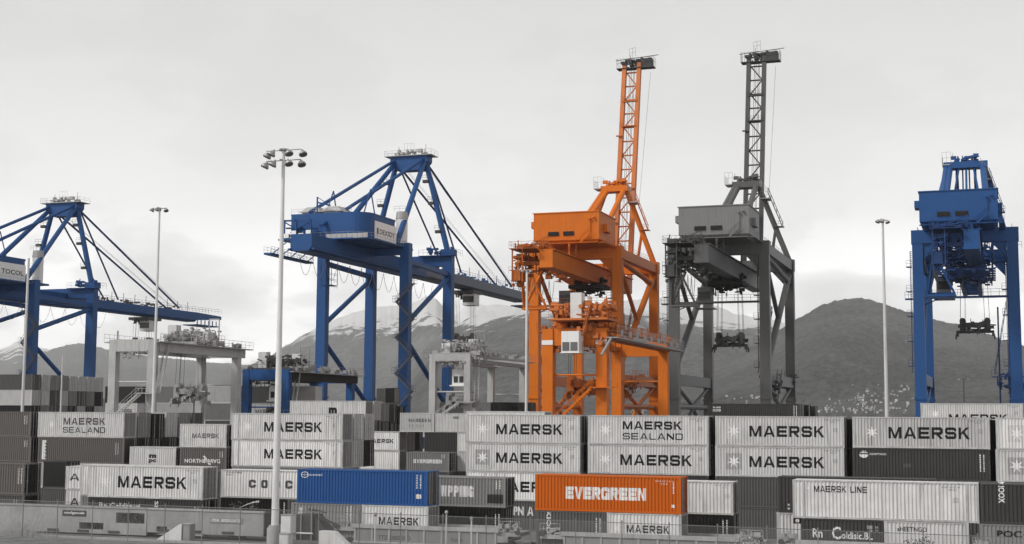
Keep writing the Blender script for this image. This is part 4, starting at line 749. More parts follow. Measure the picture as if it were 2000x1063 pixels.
def crane_high(label, X0, Y0, S, g, col_, house, dark, boom_up=True, hoff=0, zt=42.2, za=58.3, spr=None):
    """ship-to-shore crane; its lattice boom is raised almost upright, or lowered when boom_up is False"""
    B = M[col_]; D = M[dark]; BM = {'orange': M['orangebm'], 'cgrey': M['greybm']}.get(col_, B); r = empty('quay_crane', (X0, Y0, 0), label, 'crane', 'ship-to-shore cranes'); c = S/2
    legs(r, B, S, g, zt-2.2, 1.75, 1.65)
    for y in (0, g): 
        mb = MB().beam((-.98, y, zt-1.15), (S+.98, y, zt-1.15), 1.8, 2.3)
        for s, x in ((1, 0), (-1, S)): mb.prism([(x+s*.98, zt-2.3), (x+s*3.4, zt-2.3), (x+s*.98, zt-5)], y-.5, y+.5)
        mb.build('portal_beam', B, r)
    for x in (0, S):
        MB().beam((x, .95, zt-1.3), (x, g-.95, zt-1.3), 1.4, 1.8).rail((x, .95, zt-.35), (x, g-.95, zt-.35)).build('side_beam', B, r)
        MB().tube((x, g-1, zt-3.2), (x, 1, 20.2), .6, 10).build('diagonal_brace', B, r)
        MB().tube((x, 1, zt-3.2), (x, g*.52, 29), .42, 8).build('diagonal_brace', B, r)
        MB().tube((x, 1, zt-2.4), (x, g-1, zt-4.6), .5, 8).build('diagonal_brace', B, r)
        MB().beam((x, .95, 18), (x, g-.95, 18), 1.3, 1.9).build('sill_beam', B, r)
        lo = MB().tube((x, .95, 13.2), (x, g-.95, 13.2), .5, 8); 
        for a, b, z1_, z2_ in ((.95, g*.5, 17, 13.4), (g*.5, g-.95, 13.4, 17), (.95, g*.5, 6, 13), (g*.5, g-.95, 13, 6)): lo.tube((x, a, z1_), (x, b, z2_), .38, 7)
        lo.build('lower_brace', B, r)
        ld = MB(); 
        for k in range(60): zz = 20+k*.33; ld.box(x-1.25, x-.98, -.3, .3, zz, zz+.05)
        ld.tube((x-1.25, -.3, 19), (x-1.25, -.3, 39.5), .04, 4).tube((x-1.25, .3, 19), (x-1.25, .3, 39.5), .04, 4)
        for k in range(5): ld.box(x-1.9, x-1.0, -.8, .8, 20+k*4.2, 20.1+k*4.2); ld.rail((x-1.9, -.8, 20.1+k*4.2), (x-1.0, -.8, 20.1+k*4.2), 1, .5)
        ld.build('ladder', D, r)
    # cat-walk between the landside legs
    cw = MB().box(.98, S-.98, -.7, .5, 31.4, 31.7).rail((.98, -.7, 31.7), (S-.98, -.7, 31.7), 1.1, 1.3).box(-2.2, -.98, -.8, .8, 31.3, 31.5).rail((-2.2, -.8, 31.5), (-1, -.8, 31.5), 1.1, .6)
    cw.tube((1, 0, 30.4), (S*.2, 0, 31.3), .1, 5); cw.build('catwalk', D, r)
    # twin girders with backreach
    zg = zt-6.0; yb = -22.5
    MB().box(c+.3, c+2.6, yb, g+3, zg, zg+2.9).box(c+.0, c+2.9, yb, g+3, zg+2.95, zg+3.1).box(c+.1, c+.29, yb, g+3, zg+.1, zg+.4).build('girder', B, r)
    MB().box(c-3.6, c-3.2, yb+2, g+3, zg+1.6, zg+2.4).box(c-3.9, c-2.9, yb+2, g+3, zg+2.45, zg+2.55).rail((c-3.9, yb+2, zg+2.55), (c-3.9, g, zg+2.55), 1.1, 1.5).build('girder_walkway', D, r)
    for x in (c-3.4, c+1.4):
        hg = MB()
        for y in (-9, 0, g*.5, g): hg.beam((x, y, zg+2.5), (x, y, zt-.2), .35)
        hg.build('girder_hanger', B, r)
    en = MB().box(c-4.6, c+.0, yb-1.6, yb+5, zg+3.12, zg+3.24).rail((c-4.6, yb-1.6, zg+3.25), (c+2.2, yb-1.6, zg+3.25), 1.1, 1.1).box(c-4.4, c+.2, yb+1, yb+1.4, zg+.6, zg+1.2).stair((c-2, yb+2, zg+3.25), (c+1, yb+2, zg+4.6), .7, (0, 1, 0)).rail((c-4.6, yb-1.6, zg+3.25), (c-4.6, yb+5, zg+3.25), 1.1, 1.1)
    en.clutter(c-4.2, c+1.4, yb-1, yb+5, zg+3.4, zg+4.2, 40, 2).box(c-4.2, c-2.8, yb-1.0, yb+2, zg-2.2, zg-.4).clutter(c-4.3, c-2, yb-1, yb+4, zg-3, zg+2.6, 44, 12).beam((c-4.2, yb-1, zg-2.4), (c-4.2, yb-1, zg+3.1), .2).beam((c-2.4, yb-1, zg-2.4), (c-2.4, yb-1, zg+3.1), .2); en.rail((c-4.6, yb-1.6, zg-1), (c-2, yb-1.6, zg-1), 1.1, .8); en.build('backreach_platform', D if col_ != 'orange' else M['orangedk'], r)
    mbx = MB()
    for k in range(5): mbx.clutter(c-3.4, c+.1, yb+3+6*k, yb+6+6*k, zg-.3, zg+2.4, 16, 30+k)
    for y in range(int(yb)+3, int(g), 4): mbx.beam((c-3.3, y, zg+1.8), (c+.3, y+2, zg+1.4), .22)
    mbx.build('girder_machinery', D, r)
    festoon(r, [(c-4.4, yb+2+i*3.0, zg-.1) for i in range(8)], 3.4, 'rope')
    hb = MB().tube((c-4.2, yb+4, zg), (c-5.4, yb+9, zg-6), .3, 6).tube((c-4.2, yb+14, zg), (c-5.4, yb+9, zg-6), .3, 6).tube((c-4.2, yb+9, zg), (c-5.4, yb+9, zg-6), .25, 6).tube((c-5.4, yb+9, zg-6), (c-1.4, yb+9, zg-6), .3, 6).tube((c-4.2, yb+9, zg), (c-1.4, yb+9, zg-6), .2, 6); hb.box(c-5.6, c-1.2, yb+8, yb+10, zg-6.4, zg-6.1); hb.build('hanging_bracket', B, r)
    # machinery house
    hx0, hx1, hy0, hy1, hz0, hz1 = c-5.1+hoff, c+7.0+hoff, -9.5, 1.6, zt+.25, zt+5.1
    hs = MB().box(hx0, hx1, hy0, hy1, hz0, hz1)
    hs.add([(hx0, hy0, hz0), (hx1, hy0, hz0), (hx1, hy1, hz0), (hx0, hy1, hz0), (hx0+.7, hy0+.7, hz0-.6), (hx1-.7, hy0+.7, hz0-.6), (hx1-.7, hy1-.7, hz0-.6), (hx0+.7, hy1-.7, hz0-.6)], [(0, 4, 5, 1), (1, 5, 6, 2), (2, 6, 7, 3), (3, 7, 4, 0), (4, 7, 6, 5)])
    for k in range(24): hs.box(hx0+.2+k*.49, hx0+.24+k*.49, hy0-.03, hy0, hz0+.1, hz1-.1)
    hs.box(hx0-.8, hx0, hy0+1, hy0+4, hz0+2.4, hz0+3.6)
    hs = hs.build('machinery_house', M[house], r)
    MB().box(hx0-.15, hx1+.15, hy0-.15, hy1+.15, hz1+.002, hz1+.16).build('roof', M[house], hs)
    for x in (hx0+2.8, hx0+5.6):
        lv = MB().box(x, x+1.9, hy0-.14, hy0-.035, hz0+.75, hz0+1.5)
        for k in range(5): lv.box(x-.05, x+1.95, hy0-.2, hy0-.14, hz0+.78+k*.14, hz0+.84+k*.14)
        lv.build('louvre', M['soot'], hs)
    sm = MB().box(hx0, hx1, hy0-.95, hy0-.2, hz0-.72, hz0-.62).rail((hx0+2, hy0-.95, hz0-.62), (hx1, hy0-.95, hz0-.62), .9, 1.0).stair((hx1-3.2, hy0-.9, hz0-.6), (hx1-1.6, hy0-.9, hz0+.9), .6, (0, 1, 0)).tube((hx1-1.6, hy0-.25, hz0+1.2), (hx1-1.6, hy0-.25, hz0+3.6), .08, 5).blob((hx1-1.6, hy0-.4, hz0+3.6), .25, .25, .25).blob((hx1-.9, hy0-.4, hz0+3.8), .25, .25, .25).box(hx1+.02, hx1+.7, hy0+3, hy0+6, hz0+1.6, hz0+3).rail((hx1+.9, hy0, hz0-.6), (hx1+.9, hy1, hz0-.6)).box(hx1+.1, hx1+1, hy0, hy1, hz0-.7, hz0-.6)
    sm.build('house_gallery', M[house], hs)
    sp_ = MB().beam((c-3.2, -8, zg+3.1), (c-3.2, -8, hz0-.6), .3).beam((c+2.4, -8, zg+3.1), (c+2.4, -8, hz0-.6), .3).beam((c-3.2, -1, zt), (c-3.2, -1, hz0-.6), .4).beam((c+2.4, -1, zt), (c+2.4, -1, hz0-.6), .4).build('house_support', D, r)
    # mast
    zz = za-.6; aw = 0 if boom_up else 1.2
    for s, x in ((-1, 0), (1, S)):
        MB().tube((x, g, zt-.2), (c+s*(2.0+aw), g+.2, zz), .55, 10).build('mast_leg', B, r)
        for dx in (1.6, 2.3) if s < 0 else (1.9,): MB().tube((c+s*(dx+.9+aw), 2.5, zt-.2), (c+s*(dx+aw), g-.4, zz-.4), .55, 10).build('mast_strut', B, r)
    br = MB(); pm = Vector((S, g, zt)).lerp(Vector((c+2, g, zz)), .42); br.tube(pm, (S*.78, g, zt-.3), .3, 7); br.box(pm.x-.3, pm.x+1.6, pm.y-1, pm.y+.8, pm.z, pm.z+.15).rail((pm.x-.3, pm.y-1, pm.z+.15), (pm.x+1.6, pm.y-1, pm.z+.15), 1, .7); q0 = Vector((S+.4, g-.5, zt+.4)); br.stair(pm+Vector((1.4, -.8, 0)), (c+4.2, g-.8, zz-2), .6, (0, 1, 0)); br.build('mast_gallery', B, r)
    hd = MB().box(c-2.8-aw, c+2.8+aw, g-1.6, g+1.4, zz-.9, zz+.3).clutter(c-2.4, c+2.2, g-1.4, g+1.2, zz+.3, zz+1.5, 26, 6).build('mast_head', B, r)
    pf = MB().box(c-4.2, c-2.8, g-1.8, g+1.6, zz-.3, zz-.1).rail((c-4.2, g-1.8, zz-.1), (c-2.6, g-1.8, zz-.1), 2.3, .6).rail((c-4.2, g-1.8, zz-.1), (c-4.2, g+1.6, zz-.1), 1.6, .6).box(c+2.8, c+4.6, g-1.8, g+1.6, zz-3.4, zz-3.2).rail((c+2.8, g-1.8, zz-3.2), (c+4.6, g-1.8, zz-3.2), 1.2, .6).rail((c+2.7, g-1.6, zz-.4), (c+4.6, g-1.8, zz-3.2), 1.2, .6).build('mast_platform', M['steel'], hd)
    hy, hz = g+4.2, zg+2.0
    if boom_up:
        ty, tz = hy+9.5, 87.0; w2 = 1.62; dv_ = Vector((0, ty-hy, tz-hz)).normalized(); nn_ = Vector((0, dv_.z, -dv_.y))
        bm_ = MB()
        for s in (-1, 1): bm_.beam((c+s*w2, hy, hz), (c+s*w2, ty, tz), .85, .95); bm_.tube(Vector((c+s*w2, hy, hz))+nn_*1.7, Vector((c+s*w2, ty, tz))+nn_*1.3, .22, 6)
        bo = bm_.build('boom', BM, r)
        lt = lattice(MB(), (c-w2+.4, hy, hz), (c-w2+.4, ty, tz-2), (c+w2-.4, hy, hz), (c+w2-.4, ty, tz-2), 15, .17)
        for s in (-1, 1):
            for i in range(16):
                p = Vector((c+s*w2, hy, hz)).lerp(Vector((c+s*w2, ty, tz)), i/15); lt.tube(p, p+nn_*(1.7-.4*i/15), .1, 5)
        lt.build('boom_bracing', BM, bo)
        ft = MB()
        for xx in (-.5, -.15, .3, .55): ft.tube((c+xx, hy+.3, hz+2), (c+xx, ty+.3, tz-1), .045, 4)
        ft.tube((c+w2+2.2, ty+1, tz-2), (c+w2+1.6, hy+2, hz+16), .03, 4); ft.build('boom_rope', M['rope'], bo)
        hp = MB(); 
        for t, s in ((.42, -1), (.42, 1), (.66, -1), (.27, -1)): q = Vector((c+s*w2, hy, hz)).lerp(Vector((c+s*w2, ty, tz)), t); hp.box(q.x-.9, q.x+.5, q.y-.9, q.y-.4, q.z, q.z+.25)
        for t in (.705, .82): q = Vector((c, hy, hz)).lerp(Vector((c, ty, tz)), t); hp.box(c-w2, c+w2, q.y-.7, q.y+.2, q.z, q.z+.22); hp.rail((c-w2, q.y-.7, q.z+.2), (c+w2, q.y-.7, q.z+.2), .9, .8)
        hp.build('boom_gallery', BM, bo)
        tp = MB().box(c-w2-1.6, c+w2+3.3, ty-.9, ty+1.2, tz-1.2, tz-1.0).box(c+w2+.5, c+w2+2.9, ty-.8, ty+1, tz-1, tz+.8).clutter(c-w2-.6, c+w2+2.7, ty-.7, ty+1, tz-.8, tz+.8, 40, 17)
        for x in (c-w2-1.6, c+w2+3.3): tp.rail((x, ty-.9, tz-1), (x, ty+1.2, tz-1), 2, .7)
        tp.rail((c-w2-1.6, ty-.9, tz-1), (c+w2+3.3, ty-.9, tz-1), 2.0, .8).beam((c-w2-2.0, ty, tz+.9), (c+w2+4.2, ty, tz+1.5), .12).rail((c-.6, ty, tz+1.3), (c+.8, ty, tz+1.5), 2.0, .6); tp.build('boom_head', M['machine'], bo)
    else:
        bm_ = MB()
        for s in (-1, 1): bm_.box(c+s*1.62-.45, c+s*1.62+.45, hy, hy+48, hz-.5, hz+.5)
        bo = bm_.build('boom', B, r); lattice(MB(), (c-1.3, hy, hz), (c-1.3, hy+47, hz), (c+1.3, hy, hz), (c+1.3, hy+47, hz), 15, .2).build('boom_bracing', B, bo)
        for s in (-1, 1): MB().tube((c+s*1.6, hy+30, hz+.4), (c+s*1.6, g+.6, zz-.2), .22, 7).build('forestay', M['bluedk'], r)
        MB().clutter(c-4, c+4, g-4, g+2, zt-.2, zt+4, 60, 44).stair((c+8, g-2, zt), (c+3.4, g-2, zz-4), .7, (0, 1, 0)).rail((S, g-2, zt), (S+2, g-2, zt), 1.2).build('mast_gallery', B, r)
        xb = MB()
        for x in (-1.9, -.6, .7, 2.0): xb.tube((c+x, g-.2, zt), (c+x*.9, g-.2, zz-.6), .16, 6)
        for x in (-1.2, .1, 1.4): xb.tube((c+x*2.6, g*.4, zt), (c+x, g-.3, zz-.5), .2, 6)
        for k in range(4): xb.beam((c-3.6, g, zt+3.2*k+1), (c+3.6, g, zt+3.2*k+1), .22)
        xb.clutter(c+1, c+5, g-6, g+1, zt, zt+7, 30, 77).build('mast_bracing', B, r)
        um = MB()
        for k in range(6): um.beam((c-4.2+1.7*k, -8, zg+1), (c-4.2+1.7*k, 16, zg+1), .35).beam((c-4.6, -7+4*k, zg-1.5), (c+4.8, -7+4*k, zg-1.5), .3).beam((c-4.2+1.7*k, -7+4*k, zg-1.6), (c-4.2+1.7*k, -7+4*k, zg+3), .3)
        um.clutter(c-4.4, c+4.4, -8, 15, zg-2.6, zg+1.6, 130, 45).build('underslung_machinery', D, r)
    # trolley, cabin and spreader
    ty_ = 8.5
    tr = MB().box(c-3.2, c+3.2, ty_-3, ty_+3.4, zg-1.0, zg-.3).clutter(c-3, c+3, ty_-3, ty_+3.2, zg-2.6, zg+.8, 60, 14).build('trolley', M['soot'] if dark != 'bluedk' else D, r)
    cb = MB().box(c-4.9, c-2.5, ty_-3.4, ty_-.6, zg-4.3, zg-1.4).box(c-5.3, c-1.9, ty_-3.8, ty_-.2, zg-5.3, zg-5.15).rail((c-5.3, ty_-3.8, zg-5.15), (c-1.9, ty_-3.8, zg-5.15)).build('operator_cabin', M['house'], tr)
    MB().box(c-4.8, c-2.6, ty_-3.47, ty_-3.41, zg-3.6, zg-2.2).build('cabin_window', M['glass'], cb)
    if spr: spreader(r, c+spr[0], ty_, spr[1], zg-.8)
    ew = MB().box(c+3.6, S+1.8, g-3, g-1.6, 18.98, 19.15).rail((c+3.6, g-3, 19.15), (S+1.8, g-3, 19.15), 1.2, .9).clutter(S-3, S+1.4, g-3, g-1.4, 17, 19.6, 26, 7).stair((S+1, 2, 14.2), (S+1, 7, 19), .7, (1, 0, 0)).tube((S-2.6, g*.5, 14), (S-2.6, g*.5, 31), .16, 6).stair((S-3.4, g*.5, 19), (S-1.2, g*.5, 31), .7, (0, 1, 0)).build('service_platform', D, r)
    zg_ = MB().clutter(S-1.5, S+1.6, 3, 9, 15, 19, 20, 71).box(S-1.2, S+1.5, 2, 8, 16.6, 16.75).build('cable_reel', D, r)
    return r
M['orangedk'] = paint('orange_machinery', (.40, .10, .012), rough=.55, wear=.6, streak=.5, vary=.05, dirt=(.09, .035, .015))
M['orangebm'] = paint('weathered_orange_boom', (.52, .15, .035), rough=.55, wear=.45, streak=.4, vary=.03, dirt=(.25, .09, .03))

YQ = 242.0
xr = xat(62, YQ, 26); crane_low('blue quay crane at the left edge with its boom lowered to the right', xr-16.6, YQ, 16.6, 20.1, 39.4, 60.2, 67, text='TOCOL', sx=.9)
xl, xr = xat(629, YQ, 26), xat(791, YQ, 26); crane_low('blue quay crane with a rounded machinery house and stayed lowered boom, behind the lamp mast', xl, YQ, xr-xl, 22.0, 44.2, 66.6, 88, text='DEXSDY')
xl, xr = xat(1045, YQ, 26), xat(1207, YQ, 26); crane_high('bright orange quay crane with its lattice boom raised', xl, YQ, xr-xl, 28.2, 'orange', 'orange', 'orangedk')
xl, xr = xat(1317, YQ, 26), xat(1495, YQ, 26); crane_high('dark grey quay crane with its lattice boom raised', xl, YQ, xr-xl, 31, 'cgrey', 'house', 'machine', spr=(.4, 23.6))
xl, xr = xat(1796, YQ, 26), xat(1983, YQ, 26); crane_high('blue quay crane at the right edge seen end-on with its boom lowered', xl, YQ, xr-xl, 32, 'blue', 'blue', 'bluedk', False, -1.6, 43.0, 60.2, (1.2, 25.5))

# ------------------------------------------------------------------ yard cranes
def yard_crane(label, pxs, py, Y0, zt, mat, S=None, dark='machine', cabin=True, spr=None, lw=1.12, hbeam=1.7, seed=1, stair=True, reach=1.5, gh=None, gcol='orangedk'):
    """rubber-tyred gantry: two portal frames, girders running away from the camera"""
    B = M[mat]; D = M[dark]; a, b, cpx = pxs
    x0 = xat(a, Y0, 16); S = S or xat(b, Y0, 16)-x0; span = yfor(cpx, py+50, x0+S)-Y0
    r = empty('yard_gantry_crane', (x0, Y0, 0), label, 'crane', 'rubber-tyred yard cranes')
    for x in (0, S):
        for y in (0, span):
            lg = MB().beam((x, y, 1.9), (x, y, zt), lw, lw*.95).build('leg', B, r)
            wh = MB()
            for dx in (-.9, .9): wh.tube((x+dx, y-.35, .8), (x+dx, y+.35, .8), .8, 14)
            wh.box(x-1.4, x+1.4, y-.3, y+.3, 1.3, 1.9); wh.build('wheel', M['soot'], lg)
        MB().box(x-.7, x+.7, .67, span+reach, zt-(gh or hbeam)-.02-.4*bool(gh), zt-.4-.4*bool(gh)).build('girder', M[gcol] if gh else B if mat != 'blue' else M['soot'], r)
        gl = MB(); xx = x+.75 if x else x-1.5; gl.box(xx, xx+.75, -.5, span+reach+1, zt-.45, zt-.3).rail((xx+.75 if x else xx, -.5, zt-.3), (xx+.75 if x else xx, span+reach+1, zt-.3), 1.1, 1.2).clutter(xx+.1, xx+.6, 1, span, zt-.2, zt+.4, 22, seed+int(x)); gl.build('girder_walkway', M['steel'] if mat != 'orange' else M['orangedk'], r)
    for y in (0, span): 
        MB().box(lw/2, S-lw/2, y-.5, y+.5, zt-hbeam, zt+.0).build('end_beam', B, r); MB().tube((lw/2, y, zt-6), (S-lw/2, y, zt-6), .13, 6).build('tie_rod', B, r); MB().box(lw/2, S-lw/2, y-.45, y+.45, 2.2, 3.4).build('sill_beam', B, r)
    for y in (span*.1, span*.5, span*.9): pass
    tyy = span*.45 if not spr else spr
    tr = MB().box(-.6, S+.6, tyy-2.6, tyy+3.2, zt-.1, zt+.35).rail((-.6, tyy-2.6, zt+.35), (S+.6, tyy-2.6, zt+.35), 1.1, .9).rail((S+.6, tyy-2.6, zt+.35), (S+.6, tyy+3.2, zt+.35), 1.1, .9).clutter(0, S, tyy-2.4, tyy+3, zt+.6, zt+1.7, 60, seed+5, .5)
    tr.clutter(-.2, S+.2, tyy-2.4, tyy+3, zt+1.2, zt+2.4, 40, seed+8, .45).clutter(.4, S-.4, -.6, .6, zt-hbeam-.9, zt-hbeam, 20, seed+9, .4).rail((lw, -.7, zt-hbeam-1.2), (S-lw, -.7, zt-hbeam-1.2), 1.1, .7).tube((S*.3, tyy-1.5, zt+1.3), (S*.3, tyy+1.5, zt+1.3), .8, 12); tr = tr.build('trolley', M['steel'] if mat == 'rtg' else D if mat != 'orange' else M['orangedk'], r)
    for dx, yy in ((.1, -1.9), (1.9, 1.4), (S-2, .2)): MB().box(dx, dx+1.5, tyy+yy, tyy+yy+1.3, zt+.36, zt+.36+random.Random(seed+dx).uniform(1.5, 2.8)).build('electrical_cabinet', M['cabinet'] if mat != 'orange' else M['orange'], tr)
    fr = MB()
    for x in (S-1.8, S-.1): fr.tube((x, tyy+2.6, zt+.3), (x, tyy+2.6, zt+4), .1, 5)
    fr.tube((S-1.8, tyy+2.6, zt+4), (S-.1, tyy+2.6, zt+4), .1, 5); fr.build('lifting_frame', M['steel'] if mat != 'orange' else M['orangedk'], tr)
    if cabin:
        cb = MB().box(S*.45, S*.45+2.3, tyy-3.6, tyy-1.4, zt-4.9, zt-2.4).box(S*.45-.3, S*.45+2.6, tyy-3.9, tyy-1.2, zt-5.1, zt-4.9).build('operator_cabin', M['sign'], r)
        for k in (0, 1): MB().box(S*.45+.3+k*.95, S*.45+1.0+k*.95, tyy-3.66, tyy-3.61, zt-4.5, zt-3.5).build('cabin_window', M['glass'], cb)
        MB().beam((S*.45+1.1, tyy-2.5, zt-2.4), (S*.45+1.1, tyy-2.5, zt-.1), .5).build('cabin_hanger', B, cb)
    if stair: MB().stair((S-lw/2-6.2, -1.2, 9.6), (S-lw/2-.2, -1.2, zt-7.6), .8, (0, -1, 0)).box(S-1.2, S+1.8, -2.2, -.7, zt-7.7, zt-7.58).rail((S-1.2, -2.2, zt-7.58), (S+1.8, -2.2, zt-7.58), 1.1, .8).stair((S+1.6, -1.4, zt-7.6), (S+.2, 2.8, zt-.5), .7, (1, 0, 0)).build('stair', B if mat != 'blue' else M['steel'], r)
    spreader(r, S/2, tyy, zt-9, zt, 5.6, 'orangedk' if mat == 'orange' else 'steel' if mat == 'rtg' else dark)
    return r, x0, S, span
yard_crane('pale grey yard gantry crane at left, a lamp mast in front of it', (222, 297, 461), 690, 168, at(222, 664, 168).z, 'rtg', seed=3, spr=15, cabin=False)
yard_crane('pale grey yard gantry crane with a white cabin, left of the orange one', (846, 914, 1021), 690, 205, at(846, 692, 205).z, 'rtg', seed=6, spr=5, lw=1.05, hbeam=1.1, gh=.9, gcol='steel')
r_, x_, S_, sp_ = yard_crane('small blue yard gantry crane behind the lamp mast', (483, 560, 684), 725, 196, at(483, 722, 196).z, 'blue', seed=9, dark='machine', spr=5, lw=1.2)
r_, x_, S_, sp_ = yard_crane('orange yard gantry crane with a white cabin in front of the orange quay crane', (1072, 1177, 1296), 640, 172, at(1072, 643, 172).z, 'orange', seed=12, spr=5, cabin=False, lw=1.45, hbeam=2.2, gh=1.0)
zt_ = at(1072, 643, 172).z
# its tall white electrical house, white cabin, machinery deck and pale walkway
MB().box(S_*.45, S_*.45+1.5, -1.2, .4, zt_+1.2, zt_+4.6).build('electrical_cabinet', M['pole'], r_)
cb = MB().box(S_*.37, S_*.37+2.3, -3.2, -1.0, zt_-3.2, zt_-.5).box(S_*.37-.1, S_*.37+2.4, -3.3, -.9, zt_-3.3, zt_-3.2).build('operator_cabin', M['sign'], r_)
for k in (0, 1): MB().box(S_*.37+.15+k*1.08, S_*.37+1.05+k*1.08, -3.27, -3.21, zt_-3.0, zt_-1.9).build('cabin_window', M['lens'], cb)
MB().box(.6, S_+1.2, -2, 3.5, zt_+1.0, zt_+1.25).clutter(.8, S_*.38, -1.8, 3, zt_+1.6, zt_+3.2, 34, 51).clutter(S_*.66, S_+1, -1.8, 3, zt_+1.6, zt_+3.4, 38, 52).rail((.6, -2, zt_+1.25), (S_*.4, -2, zt_+1.25), 1.1, .8).rail((S_*.7, -2, zt_+1.25), (S_+1.2, -2, zt_+1.25), 1.1, .8).stair((S_*.72, -2.1, zt_-1), (S_*.86, -2.1, zt_+3), .6, (0, 1, 0)).clutter(S_*.6, S_*1.1, -1.5, 1.5, zt_-2.6, zt_+1.0, 26, 53).rail((S_*.6, -1.6, zt_-3), (S_+2, -1.6, zt_-3), 1.2, .7).build('machinery_deck', M['orangebm'], r_)
wk = MB().box(S_+.9, S_+2.4, -1.5, sp_+3.5, zt_-1.35, zt_-1.2).rail((S_+2.4, -1.5, zt_-1.2), (S_+2.4, sp_+3.5, zt_-1.2), 1.5, .8)
for k in range(9): wk.box(S_+2.42, S_+2.46, k*(sp_+2)/9, k*(sp_+2)/9+1.1+.5*(k % 2), zt_-1.0, zt_-.2)
wk.beam((S_+1.6, -1.5, zt_-1.3), (S_+.8, -3.4, zt_-3.6), .25); wk.build('side_walkway', M['steel'], r_)
for dx in (0, S_): MB().box(dx-.75, dx+.75, -.76, -.73, zt_-2.1, zt_-1.5).build('notice_board', M['sign'], r_)

# ------------------------------------------------------------------ lamp masts
def lamp_mast(label, pt, pb, Y, zb, rb, rt, heads, ring=2.6):
    top = at(pt[0], pt[1], Y); base = Vector((xat(pb, Y, zb), Y, zb)); h = top.z-zb
    r = empty('lamp_mast', base, label, 'lamp mast', 'lamp masts of the yard'); dx = 0
    p = MB()
    n = 4
    for k in range(n): p.tube((0, 0, h*k/n), (0, 0, h*(k+1)/n), rb+(rt-rb)*k/n, 16, rb+(rt-rb)*(k+1)/n)
    p.build('pole', M['pole'], r, smooth=False)
    MB().tube((0, 0, 0), (0, 0, .15), rb*1.6, 16).build('base_plate', M['steel'], r)
    if heads >= 6:
        arm = MB()
        for zz in (h-.03, h-.86): arm.tube((-ring, 0, zz), (ring, 0, zz), .045, 6); arm.tube((0, -ring*.4, zz), (0, ring*.4, zz), .045, 6)
        arm.tube((0, 0, h-.08), (0, 0, h+.06), .38, 12); arm.build('lamp_ring', M['steel'], r)
        pos = [(-ring*.80, 0, -.42, -1), (-ring*.36, -.55, -.38, -1), (ring*.45, -.55, -.40, 1), (ring, .2, -.35, 1), (-ring*.92, 0, -1.22, -1), (-ring*.3, -.5, -1.22, -1), (ring*.44, -.5, -1.2, 1), (ring*.94, .2, -1.18, 1)]
    elif heads: 
        MB().tube((-ring, 0, h), (ring, 0, h), .08, 6).tube((0, 0, h-.3), (0, 0, h+.1), .22, 8).build('lamp_ring', M['steel'], r)
        pos = [(-ring*.9, 0, -.15, -1), (ring*.9, 0, -.25, 1), (.1, -.5, -.2, -1), (-ring*.5, .4, 0, 1)][:heads]
    else: pos = []
    for x, y, dz, s in pos:
        b = MB(); c_ = Vector((x, y, h+dz)); b.tube(c_+Vector((0, 0, .36 if heads >= 6 else .3)), c_, .05, 5); hs_ = .66 if heads >= 6 else .62
        b.tube(c_+Vector((0, 0, .24)), c_+Vector((s*.14, -.12, -.02)), .16*hs_, 10, .46*hs_); b.tube(c_+Vector((s*.14, -.12, -.02)), c_+Vector((s*.19, -.16, -.14)), .5*hs_, 12, .52*hs_)
        lm = b.build('floodlight', M['steel'], r, smooth=False); MB().tube(c_+Vector((s*.19, -.16, -.142)), c_+Vector((s*.2, -.165, -.17)), .46*hs_, 12).build('lamp_lens', M['lens'], lm)
    return r, base, h
near, nb_, nh = lamp_mast('tall pale lamp mast with eight floodlights on a concrete plinth before the train', (568, 292), 537, 97, 2.78, .30, .13, 8, 1.55)
MB().tube((0, 0, -1.5), (0, 0, -.1), .62, 18).tube((0, 0, -.1), (0, 0, 0), .55, 18).build('plinth', M['conc'], near)
lamp_mast('pale lamp mast in front of the left yard gantry crane', (303, 408), 293, 150, 0, .26, .12, 4, 1.0)
lamp_mast('thin pale lamp mast before the leftmost blue crane', (46, 505), 38, 200, 0, .30, .20, 0)
lamp_mast('pale lamp mast in front of the rounded hill at right', (1733, 430), 1736, 189, 0, .30, .14, 4, .55)
lamp_mast('thin pale lamp mast beside the left leg of the orange crane', (1029, 528), 1027, 200, 0, .24, .17, 2, .6)
lamp_mast('short pale post below the diagonal brace of the leftmost crane', (116, 695), 112, 165, 0, .15, .09, 0)
def t_lamp():
    p = at(1882, 741, 420); r = empty('street_lamp', (p.x, 420, 0), 'small far T-shaped street lamp between the legs of the right-hand blue crane', 'street lamp'); h = p.z
    MB().tube((0, 0, 0), (0, 0, h), .16, 6).tube((-1.3, 0, h), (1.3, 0, h), .1, 5).build('pole', M['machine'], r)
    for s in (-1, 1): MB().box(s*1.3-.4, s*1.3+.4, -.3, .3, h-.1, h+.15).build('lamp_head', M['steel'], r)
t_lamp()

